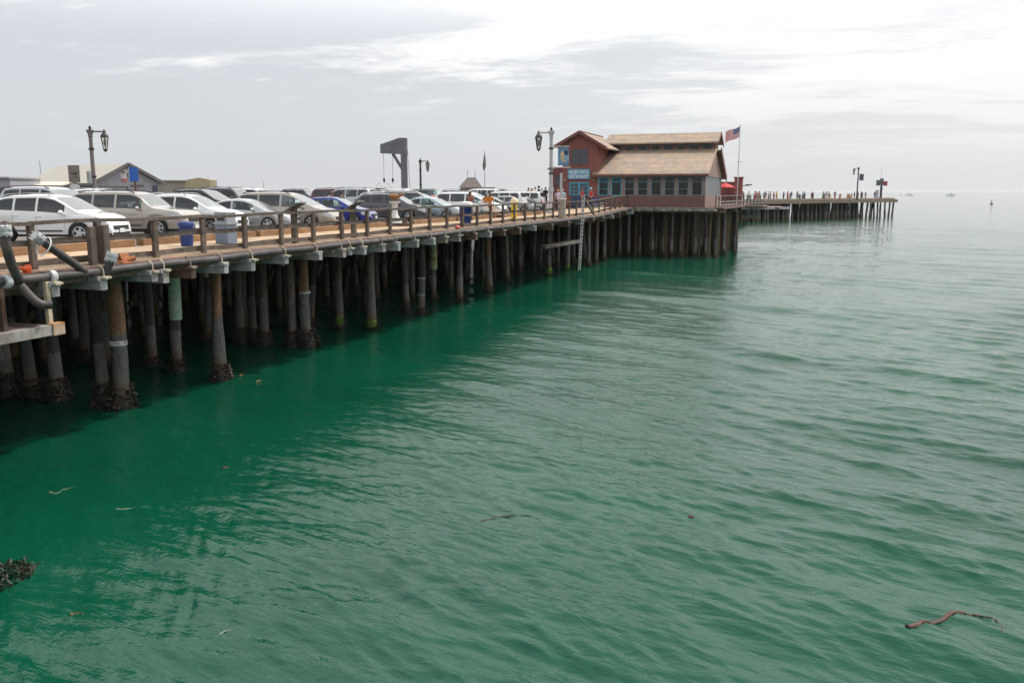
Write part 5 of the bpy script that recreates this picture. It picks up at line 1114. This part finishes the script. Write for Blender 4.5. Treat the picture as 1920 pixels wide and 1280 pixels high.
MB().ball((0, 0, 1.5), .2, 12, sq=(1.5, .9, .75)).tube([(.2, -.08, 1.52), (.48, -.08, 1.62)], .07, 10).tube([(.2, .08, 1.52), (.48, .08, 1.62)], .07, 10).tube([(0, 0, 1.22), (0, 0, 1.42)], .05, 8).build('viewer_head', mat('brown viewer paint', (.26, .11, .04), .5), v, smooth=True)
MB().box((0, .1, .08), (1.6, .9, .15)).box((-.1, .5, .22), (1.3, .5, .14)).build('steps', M_WOODBR, v)
for px, py, lab in ((574, 457, 'tall fence side post with a slanted plaque, in front of the minivan wheel'), (675, 446, 'tall fence side post with a slanted plaque, in front of the blue car nose')):
    s, t = ground(px, py); o = thing('plaque_post', lab, 'plaque', P(s, -.12), PROT, 'slanted plaques on posts'); MB().box((0, 0, .6), (.17, .17, 1.2)).build('post', M_RAIL, o); MB().bar((-.22, 0, 1.08), (.34, 0, 1.38), .5, .045).build('plaque', M_DTRIM, o)
s, t = ground(964, 412); o = thing('fire_hydrant', 'yellow hydrant with pale domed cap behind the fence', 'hydrant', P(s, t), PROT)
MB().lathe([(.26, 0), (.26, .08), (.19, .1), (.19, 1.0), (.23, 1.02), (.23, 1.08)], 14).build('barrel', mat('yellow hydrant paint', (.75, .52, .02), .5, var=.1), o, smooth=True); MB().lathe([(.25, 1.08), (.24, 1.2), (.14, 1.34), (.05, 1.4)], 14).build('cap', mat('cream cap', (.72, .60, .42), .5), o, smooth=True)
# bench and rack items by the restaurant entrance
b = MB(); b.box((0, 0, .45), (1.6, .45, .06)).box((0, .22, .75), (1.6, .05, .4))
for x in (-.7, .7): b.box((x, 0, .22), (.08, .4, .44))
s, t = ground(1128, 392); o = b.build('bench', M_WOODGY, None, loc=P(s, t, ramp(s)), rz=PROT); tag(o, 'grey timber bench left of the yellow clothed child', 'bench')
# ------------------------------------------------------------------ light tower at the pier head, buoy and boats
q = B_ + nr_ * 2.5; o = thing('signal_tower', 'dark post with green and red boards at the end of the far pier', 'beacon', P(q.y - 1, q.x - 1.6), PROT)
MB().box((0, 0, 1.9), (.5, .5, 3.8)).build('post', mat('dark blue post', (.05, .05, .08), .7), o); MB().box((-.8, 0, 3.9), (.85, .2, 1.3)).build('green_board', mat('grey green board', (.12, .17, .14), .7), o)
MB().box((.85, 0, 3.75), (.9, .2, 1.1)).build('red_board', mat('faded red board', (.42, .07, .08), .7), o); MB().box((0, 0, 4.2), (.8, .7, 1.5)).build('lamp_house', M_DTRIM, o); MB().tube([(0, 0, 4.9), (-.3, 0, 7.4)], .04, 5).build('aerial', M_GREYM, o)
b = MB(); b.box((-.85, 0, 1.1), (.7, .4, 2.2)); b.xf(Matrix.Identity(4)); o2 = b.build('notice_panel', mat('pale lilac panel', (.5, .5, .62), .7), None, loc=P(q.y - 1, q.x - 1.6), rz=PROT); tag(o2, 'pale lilac panel standing left of the signal tower', 'panel')
bu = thing('buoy', 'small dark buoy floating far off at the right', 'buoy', (at(1861, 420), 420, 0), 0); MB().lathe([(.7, -.3), (.75, .25), (.5, .4)], 14).build('float', M_BLACK, bu, smooth=True); MB().lathe([(.2, .4), (.15, 1.6), (.25, 1.7), (.18, 2.1)], 10).build('top_mark', M_DTRIM, bu)
for i, (px, Y, L_, lab) in enumerate(((1706, 1500, 13, 'tiny white boat on the horizon right of the pier end'), (1783, 1400, 15, 'tiny white motor boat on the horizon above the buoy'), (1690, 1650, 6, 'faint tiny boat just left of the white one on the horizon'))):
    o = thing('motor_boat', lab, 'boat', (at(px, Y), Y, 0), .1); h = L_ / 5
    MB().prism([(-L_ / 2, .0), (-L_ / 2, h * .55), (L_ / 2, h * .8), (L_ / 2 - h, .0)], -L_ / 8, L_ / 8, axis='y').build('hull', M_WHITE, o); MB().prism([(-L_ * .2, h * .6), (-L_ * .16, h * 1.3), (L_ * .08, h * 1.3), (L_ * .22, h * .6)], -L_ / 12, L_ / 12, axis='y').build('cabin', M_WHITE, o)
# ------------------------------------------------------------------ kelp and drift on the water
M_KELP = mat('brown kelp', (.065, .018, .01), .6, 0, .5, 8, bump=.01, col2=(.03, .012, .008)); M_KELPO = mat('orange kelp', (.16, .07, .02), .6, 0, .4, 8)
def wpt(px, py):
    u = (px - 960) / FPX; v = (640 - py) / FPX; c, s_ = math.cos(PIT), math.sin(PIT); r = Vector((u, c + v * s_, -s_ + v * c)); k = -CAMZ / r.z; return Vector((r.x * k, r.y * k, 0))
def strand(pix, r, label, m=M_KELP, z=.03, cat='kelp'):
    p = [wpt(*q) for q in pix]; pts = []
    for a, c in zip(p[:-1], p[1:]):
        for k in range(5): q = a.lerp(c, k / 5); pts.append(q + Vector((rnd.uniform(-.01, .01), rnd.uniform(-.01, .01), z + rnd.uniform(-.02, .01))))
    pts.append(p[-1] + Vector((0, 0, z - .02))); n = len(pts); b = MB(); b.tube(pts, [r * ((1 - .35 * i / n) if i < n * .5 else max(.18, .55 - .5 * (i / n - .5) * 2)) * rnd.uniform(.85, 1.1) for i in range(n)], 7)
    b.v = [(x, y, (z0 - z) * .7 + water_z(x, y) + .006) for x, y, z0 in b.v]
    if .05 < r < .075:
        for q in pts[::3]:
            a = rnd.random() * 6.28; d = Vector((math.cos(a), math.sin(a), 0)) * r * 4; w = Vector((-d.y, d.x, 0)) * .25
            b.add([q, q + d * .5 + w, q + d, q + d * .5 - w], [(0, 1, 2, 3)])
    o = b.build('kelp_strand', m, None, smooth=True); tag(o, label, cat, None); return o
strand([(1702, 1190), (1730, 1178), (1762, 1168), (1792, 1153), (1825, 1151), (1862, 1153), (1878, 1170), (1880, 1200)], .042, 'long reddish brown kelp strand bent like a hook at the lower right', z=.05)
strand([(900, 974), (930, 968), (965, 967), (1000, 968), (1016, 975)], .022, 'thin straight orange brown kelp strand in the middle of the water', z=.05)
strand([(1294, 969), (1302, 971)], .04, 'single small brown kelp bulb right of the middle strand', z=.06)
strand([(418, 875), (430, 874)], .045, 'small dark brown kelp clump floating off the pilings', z=.05)
strand([(448, 706), (458, 702)], .045, 'orange weed tuft right of the rust topped piling', M_KELPO, .05); strand([(480, 717), (492, 715)], .035, 'smaller orange weed tuft next to the first one', M_KELPO, .05)
strand([(130, 1143), (145, 1140), (158, 1143)], .018, 'short orange brown kelp scrap near the left bottom', M_KELPO, .05)
strand([(218, 954), (232, 956), (256, 954)], .012, 'thin pale grass blade floating left of centre', mat('pale grass blade', (.20, .26, .19), .6), .04, 'sea grass'); strand([(92, 922), (105, 926), (118, 918), (150, 913)], .012, 'thin curled tan blade floating near the left pilings', mat('tan blade', (.22, .22, .14), .6), .04, 'sea grass')
strand([(410, 1183), (440, 1172)], .012, 'thin pale straight blade floating low in the picture', MATS['pale grass blade'], .04, 'sea grass')
b = MB(); p = wpt(-2, 1075)
for k in range(900):
    a = rnd.random() * 6.28; r = .45 * math.sqrt(rnd.random()); q = Vector((r * math.cos(a), r * 1.25 * math.sin(a), rnd.uniform(-.02, .13) * (1 - r))); d = Vector((rnd.uniform(-1, 1), rnd.uniform(-1, 1), rnd.uniform(-.2, .9))).normalized() * rnd.uniform(.06, .16); w = d.cross(Vector((rnd.uniform(-1, 1), rnd.uniform(-1, 1), .5))).normalized() * .02
    q.z *= .5; w *= .6
    b.add([q - w, q + w, q + d * .6 + w * 1.4, q + d, q + d * .6 - w * 1.4], [(0, 1, 2, 3, 4)])
o = b.build('kelp_clump', mat('dark olive kelp', (.014, .026, .012), .6, 0, .5, 9, col2=(.05, .035, .012)), None, loc=(p.x, p.y, water_z(p.x + .3, p.y) - .04)); tag(o, 'dark bushy kelp clump cut off by the left edge', 'kelp')
# ------------------------------------------------------------------ people
def skin(name, joints, edges, m, levels=1):
    """one continuous surface grown round a skeleton: joints = {key: (x, y, z, radius)}"""
    keys = list(joints); me = bpy.data.meshes.new('t'); me.from_pydata([joints[k][:3] for k in keys], [(keys.index(a), keys.index(b)) for a, b in edges], [])
    o = bpy.data.objects.new('t', me); COL.objects.link(o)
    md = o.modifiers.new('s', 'SKIN'); md.use_smooth_shade = True
    sv = me.skin_vertices[0].data
    for i, k in enumerate(keys):
        r = joints[k][3]; sv[i].radius = (r, r) if not hasattr(r, '__len__') else r; sv[i].use_root = (i == 0)
    sb = o.modifiers.new('u', 'SUBSURF'); sb.levels = levels; sb.render_levels = levels
    dg = bpy.context.evaluated_depsgraph_get(); dg.update(); ev = o.evaluated_get(dg); r_ = bpy.data.meshes.new_from_object(ev); r_.name = name
    r_.materials.clear(); r_.materials.append(m); r_.polygons.foreach_set('use_smooth', [True] * len(r_.polygons))
    bpy.data.objects.remove(o); bpy.data.meshes.remove(me); return r_
M_SKIN = mat('light skin', (.52, .33, .25), .6, var=.06); M_SKIN2 = mat('brown skin', (.22, .12, .08), .6, var=.06)
CL = {k: mat(k + ' cloth', c, .85, var=.12, scale=8) for k, c in dict(white=(.7, .7, .7), lilac=(.55, .5, .62), lightblue=(.30, .52, .60), navy=(.03, .035, .08), black=(.025, .025, .03), red=(.5, .04, .05), maroon=(.2, .04, .05), orange=(.55, .2, .04), yellow=(.68, .6, .06), grey=(.25, .25, .27), teal=(.05, .22, .26), brown=(.16, .09, .05), khaki=(.34, .27, .18), pink=(.6, .3, .33), denim=(.07, .11, .2), green=(.08, .2, .09), gold=(.5, .32, .05), plaid=(.28, .12, .09)).items()}
HAIR = {k: mat(k + ' hair', c, .7, var=.2, scale=20) for k, c in dict(dark=(.03, .02, .015), brown=(.12, .06, .03), blond=(.5, .34, .16), grey=(.4, .39, .38)).items()}
def pose(arm='down', leg='stand', seat=False):
    J = {}; hip = .93 if not seat else .50
    J['pelvis'] = (0, 0, hip, (.135, .105)); J['waist'] = (0, .005, hip + .17, (.125, .095)); J['chest'] = (0, .01, hip + .37, (.155, .105)); J['neck0'] = (0, .02, hip + .52, (.085, .07)); J['neck'] = (0, .01, hip + .57, .052); J['head0'] = (0, -.005, hip + .635, (.066, .078)); J['head1'] = (0, -.005, hip + .71, (.076, .092)); J['head2'] = (0, .0, hip + .775, (.05, .062))
    E = [('pelvis', 'waist'), ('waist', 'chest'), ('chest', 'neck0'), ('neck0', 'neck'), ('neck', 'head0'), ('head0', 'head1'), ('head1', 'head2')]
    for s, sg in (('l', -1), ('r', 1)):
        sh = (sg * .185, .01, hip + .475)
        if arm == 'down' or (arm == 'raise' and sg < 0): el = (sg * .235, .02, hip + .20); wr = (sg * .24, -.04, hip - .03)
        elif arm == 'swing': el = (sg * .225, .02 - sg * .10, hip + .21); wr = (sg * .22, -.05 - sg * .20, hip + .01)
        elif arm == 'raise': el = (sg * .27, -.12, hip + .40); wr = (sg * .12, -.22, hip + .60)
        else: el = (sg * .24, -.05, hip + .23); wr = (sg * .12, -.25, hip + .20)
        J['sh' + s] = (*sh, .058); J['el' + s] = (*el, .040); J['wr' + s] = (*wr, .027)
        d = (Vector(wr) - Vector(el)).normalized(); h = Vector(wr) + d * .085; J['ha' + s] = (*h, (.038, .018))
        E += [('neck0', 'sh' + s), ('sh' + s, 'el' + s), ('el' + s, 'wr' + s), ('wr' + s, 'ha' + s)]
        J['hp' + s] = (sg * .085, 0, hip - .06, .088)
        if seat: kn = (sg * .11, -.42, hip - .01); an = (sg * .11, -.44, .08)
        elif leg == 'walk': kn = (sg * .09, -.02 - sg * .14, hip - .44); an = (sg * .085, .03 - sg * .27 + (.08 if sg > 0 else 0), .09 + (.03 if sg < 0 else 0))
        else: kn = (sg * .10, -.015, hip - .44); an = (sg * .105, .03, .08)
        J['kn' + s] = (*kn, .058); J['an' + s] = (*an, .038); J['to' + s] = (an[0] + sg * .01, an[1] - .17, .035, (.04, .03))
        E += [('pelvis', 'hp' + s), ('hp' + s, 'kn' + s), ('kn' + s, 'an' + s), ('an' + s, 'to' + s)]
    return J, E
PERS = {}
def person_parts(arm, leg, seat, hair, skirt, hat):
    key = (arm, leg, seat, hair, skirt, hat)
    if key in PERS: return PERS[key]
    J, E = pose(arm, leg, seat)
    body = skin('person', J, E, M_SKIN, 1)
    # fingers, nose, ears and eyes joined into the one body mesh
    b = MB(); b.v = [tuple(v.co) for v in body.vertices]; b.f = [tuple(p.vertices) for p in body.polygons]; b.m = [0] * len(b.f)
    for s, sg in (('l', -1), ('r', 1)):
        w, h = Vector(J['wr' + s][:3]), Vector(J['ha' + s][:3]); d = (h - w).normalized(); x = d.cross(Vector((1, 0, 0))).normalized(); y = Vector((-sg, 0, 0))
        for k in range(4):
            o_ = h - d * .02 + x * (k - 1.5) * .017; ln = (.062, .072, .068, .052)[k]
            b.tube([o_, o_ + d * ln * .5 + y * .006, o_ + d * ln + y * .022], [.0095, .009, .007], 6)
        b.tube([w + d * .03 + x * -.02, w + d * .065 + x * -.048, w + d * .095 + x * -.052], [.011, .010, .008], 6)
    hz = J['head1'][2]
    b.ball((0, -.098, hz - .02), .018, 6, sq=(.8, 1, 1.3)).ball((.082, 0, hz - .01), .022, 6, sq=(.4, .8, 1.3)).ball((-.082, 0, hz - .01), .022, 6, sq=(.4, .8, 1.3))
    body = b.mesh('person', M_SKIN, smooth='all')
    f = MB().ball((.03, -.088, hz + .008), .011, 6).ball((-.03, -.088, hz + .008), .011, 6); f.box((0, -.085, hz - .062), (.045, .012, .009))
    face = f.mesh('face', mat('dark features', (.09, .03, .03), .5))
    def sub(nm, keys, grow, tweak=None):
        j = {k: (J[k][0], J[k][1], J[k][2], tuple(q + grow for q in (J[k][3] if hasattr(J[k][3], '__len__') else (J[k][3],) * 2))) for k in keys}
        if tweak: tweak(j)
        return skin(nm, j, [e for e in E if e[0] in j and e[1] in j], CL['white'], 1)
    def tw(j):
        for s in 'lr':
            a, c = Vector(J['sh' + s][:3]), Vector(J['el' + s][:3]); q = a.lerp(c, .8); j['el' + s] = (*q, (.058, .058))
    shirt = sub('shirt', ['pelvis', 'waist', 'chest', 'neck0', 'shl', 'shr', 'ell', 'elr'], .016, tw)
    if skirt:
        hp = J['pelvis'][2]; m_ = MB().lathe([(.15, hp + .14), (.19, hp - .05), (.24, hp - .3), (.27, hp - .46), (.25, hp - .46), (.13, hp + .1)], 16); legs = m_.mesh('skirt', CL['white'], smooth='all')
    else:
        def tl(j):
            for s in 'lr': x, y, z, r = j['an' + s]; j['an' + s] = (x, y, z + .03, (.052, .052))
        legs = sub('trousers', ['pelvis', 'hpl', 'hpr', 'knl', 'knr', 'anl', 'anr'], .015, tl)
    sh = MB()
    for s in 'lr': a = J['an' + s]; sh.ball((a[0], a[1] - .075, .045), .05, 8, sq=(.95, 2.7, .9))
    shoes = sh.mesh('shoes', CL['black'], smooth='all')
    hb = MB(); hb.ball((0, .018, hz + .022), .108, 12, sq=(.84, 1.0, 1.02))
    if hair == 'long': hb.ball((0, .055, hz - .08), .10, 10, sq=(.85, .6, 1.5))
    hm = hb.mesh('hair', HAIR['dark'], smooth='all')
    hatm = None
    if hat: hatm = MB().lathe([(.19, hz + .045), (.19, hz + .055), (.105, hz + .06), (.10, hz + .12), (.06, hz + .155), (.01, hz + .16)], 14, (0, 0, 0)).mesh('hat', CL['white'], smooth='all')
    PERS[key] = (body, face, shirt, legs, shoes, hm, hatm); return PERS[key]
def person(loc, yaw, label, group=None, shirt='white', pants='denim', hairc='dark', hair='short', arm='down', leg='stand', seat=False, h=1.0, skirt=False, hat=None, sk=None):
    body, face, sm, lm, shm, hm, hatm = person_parts(arm, leg, seat, hair, skirt, bool(hat))
    o = bpy.data.objects.new('person', body); link(o); o.location = loc; o.rotation_euler = (0, 0, yaw); o.scale = (h, h, h)
    o.material_slots[0].link = 'OBJECT'; o.material_slots[0].material = sk or M_SKIN; tag(o, label, 'person', group)
    for nm, me, m in (('face', face, MATS['dark features']), ('shirt', sm, CL[shirt]), ('skirt' if skirt else 'trousers', lm, CL[pants]), ('shoes', shm, CL['black']), ('hair', hm, HAIR[hairc])) + ((('hat', hatm, CL[hat]),) if hat else ()):
        c = bpy.data.objects.new(nm, me); link(c, o); c.material_slots[0].link = 'OBJECT'; c.material_slots[0].material = m
    return o
def at_px(px, py): s, t = ground(px, py); return P(s, t, ramp(s) + .004)
WG = 'people strolling on the sidewalk'
person(at_px(882, 413), R(150), 'person in a brown and red plaid top standing behind the fence by the blue bin', WG, 'plaid', 'brown', 'brown', 'long', 'front', sk=M_SKIN2)
person(at_px(911, 409), R(200), 'person with bare arms and white skirt left of the one in orange', WG, 'orange', 'white', 'brown', 'long', 'front', h=.93, skirt=True)
person(at_px(919, 409), R(170), 'person all in orange brown behind the fence, beside the one in the white skirt', WG, 'orange', 'orange', 'brown', 'long', 'raise', h=.96)
person(at_px(1046, 400), R(20), 'blond person in dark vest and pale shirt, beside the lamp post by the restaurant', WG, 'lilac', 'black', 'blond', 'short', 'swing', 'walk', h=1.02)
person(at_px(1055, 399), R(15), 'grey haired person in a light blue top walking right of the lamp post', WG, 'lightblue', 'grey', 'grey', 'short', 'swing', 'walk', h=.99)
person(at_px(1091, 396), R(40), 'person in a red hat and magenta top at the ladder head', WG, 'red', 'maroon', 'dark', 'short', 'front', hat='red', h=.92)
person(at_px(1107, 397), R(-60), 'person in a light blue cap and red top right of the ladder head', WG, 'red', 'navy', 'dark', 'short', 'down', hat='lightblue', h=.98)
person(at_px(1141, 392), R(10), 'small child all in bright yellow by the fence at the restaurant corner', WG, 'yellow', 'khaki', 'blond', 'short', 'front', h=.72, hat='yellow')
for i, (px, Y, sh, hc, ht, lab) in enumerate(((991, 92, 'red', 'dark', None, 'person in red at the left of the little group behind the grey minivan'), (997, 90, 'khaki', 'blond', 'khaki', 'person in a cream hat in the little group behind the grey minivan'), (1003, 93, 'white', 'grey', None, 'person in white next to the blue shirted one behind the cars'), (1010, 90, 'denim', 'dark', None, 'person in a blue shirt behind the cars left of the lamp post'), (1016, 92, 'white', 'blond', None, 'person in pale clothes between the blue and the dark one behind the cars'), (1023, 91, 'black', 'dark', None, 'person in dark clothes right against the lamp post behind the cars'))):
    person((at(px, Y), Y, DECK + .25), R(170 + 40 * i), lab, 'little group behind the parked cars', sh, 'navy', hc, hat=ht, h=(1.1, 1.04, 1.15, 1.2, 1.06, 1.12)[i])
person((at(621, 47), 47, DECK), R(100), 'person with brown hair between the blue compact and the silver wagon', 'people among the parked cars', 'brown', 'navy', 'brown'); person((at(640, 48), 48, DECK), R(60), 'dark haired person in black between the parked cars above the blue compact', 'people among the parked cars', 'black', 'navy', 'dark')
crowd = [ # px, shirt, trousers, pose, what
 (1424, 'navy', 'maroon', 'raise', 0), (1429, 'white', 'black', 'down', 0), (1433, 'pink', 'red', 'front', 0), (1438, 'maroon', 'red', 'down', 0), (1441, 'orange', 'brown', 'down', 0), (1446, 'teal', 'navy', 'down', 0), (1450, 'grey', 'white', 'swing', 0), (1452, 'red', 'black', 'down', 0), (1455, 'black', 'white', 'front', 0), (1460, 'denim', 'teal', 'down', 0), (1463, 'maroon', 'pink', 'swing', 0), (1471, 'gold', 'brown', 'down', 1), (1476, 'pink', 'navy', 'front', 0), (1479, 'red', 'maroon', 'down', 0), (1483, 'yellow', 'gold', 'swing', 0), (1488, 'navy', 'denim', 'down', 0), (1496, 'red', 'red', 'down', 0), (1498, 'maroon', 'red', 'front', 0),
 (1504, 'black', 'grey', 'front', 1), (1509, 'navy', 'black', 'front', 1), (1513, 'black', 'white', 'down', 0), (1517, 'grey', 'black', 'swing', 0), (1520, 'navy', 'grey', 'down', 0), (1524, 'lilac', 'navy', 'front', 0), (1529, 'teal', 'black', 'down', 0), (1533, 'black', 'denim', 'down', 1), (1543, 'maroon', 'black', 'down', 0), (1547, 'grey', 'navy', 'swing', 0), (1555, 'khaki', 'green', 'raise', 0), (1561, 'brown', 'red', 'front', 1), (1568, 'lilac', 'white', 'down', 0), (1571, 'lilac', 'lilac', 'down', 0), (1575, 'grey', 'lilac', 'swing', 0), (1583, 'green', 'yellow', 'down', 1), (1590, 'navy', 'red', 'down', 0), (1594, 'red', 'maroon', 'front', 1), (1601, 'orange', 'gold', 'front', 1), (1614, 'orange', 'brown', 'down', 1), (1617, 'maroon', 'orange', 'down', 1), (1621, 'black', 'maroon', 'down', 0), (1626, 'navy', 'black', 'swing', 0), (1629, 'black', 'maroon', 'down', 0), (1634, 'grey', 'khaki', 'down', 0), (1642, 'grey', 'brown', 'down', 0), (1661, 'black', 'grey', 'down', 0)]
for i, (px, a, c, ar, st_) in enumerate(crowd):
    # walk along the deck edge until the sight column is met, then a few metres in
    lo, hi = 0., 1.
    for _ in range(30):
        m_ = (lo + hi) / 2; q = A_.lerp(B_, m_); w = P(q.y, q.x); cxp = 960 + FPX * w.x / (w.y * math.cos(PIT) - (DECK - CAMZ) * math.sin(PIT))
        if cxp < px: lo = m_
        else: hi = m_
    q = A_.lerp(B_, lo) + nr_ * rnd.uniform(1.2, 5)
    person(P(q.y, q.x, -.02 + (.0 if not st_ else 0)), rnd.random() * 6.28, f"person in {a if a not in ('gold', 'teal') else {'gold': 'golden', 'teal': 'teal'}[a]} top and {c} {'bottoms, sitting' if st_ else 'bottoms'} on the far pier, {ORD[i]} from the left", 'people crowding the far pier', a, c, rnd.choice(['dark', 'brown', 'blond', 'dark']), 'short', ar, 'stand', bool(st_), rnd.uniform(1.02, 1.12), sk=rnd.choice([None, None, M_SKIN2]))
# ------------------------------------------------------------------ sea air
b = MB(); b.box((0, 0, 15.5), (42000, 42000, 37)); hz_ = bpy.data.materials.new('sea haze'); hz_.use_nodes = True; t = hz_.node_tree; t.nodes.clear()
o_ = t.nodes.new('ShaderNodeOutputMaterial'); v_ = t.nodes.new('ShaderNodeVolumePrincipled'); v_.inputs['Color'].default_value = (.93, .93, .96, 1); v_.inputs['Density'].default_value = .00007; v_.inputs['Anisotropy'].default_value = .2
t.links.new(v_.outputs[0], o_.inputs['Volume']); o = b.build('haze', hz_, None); tag(o, kind='stuff')
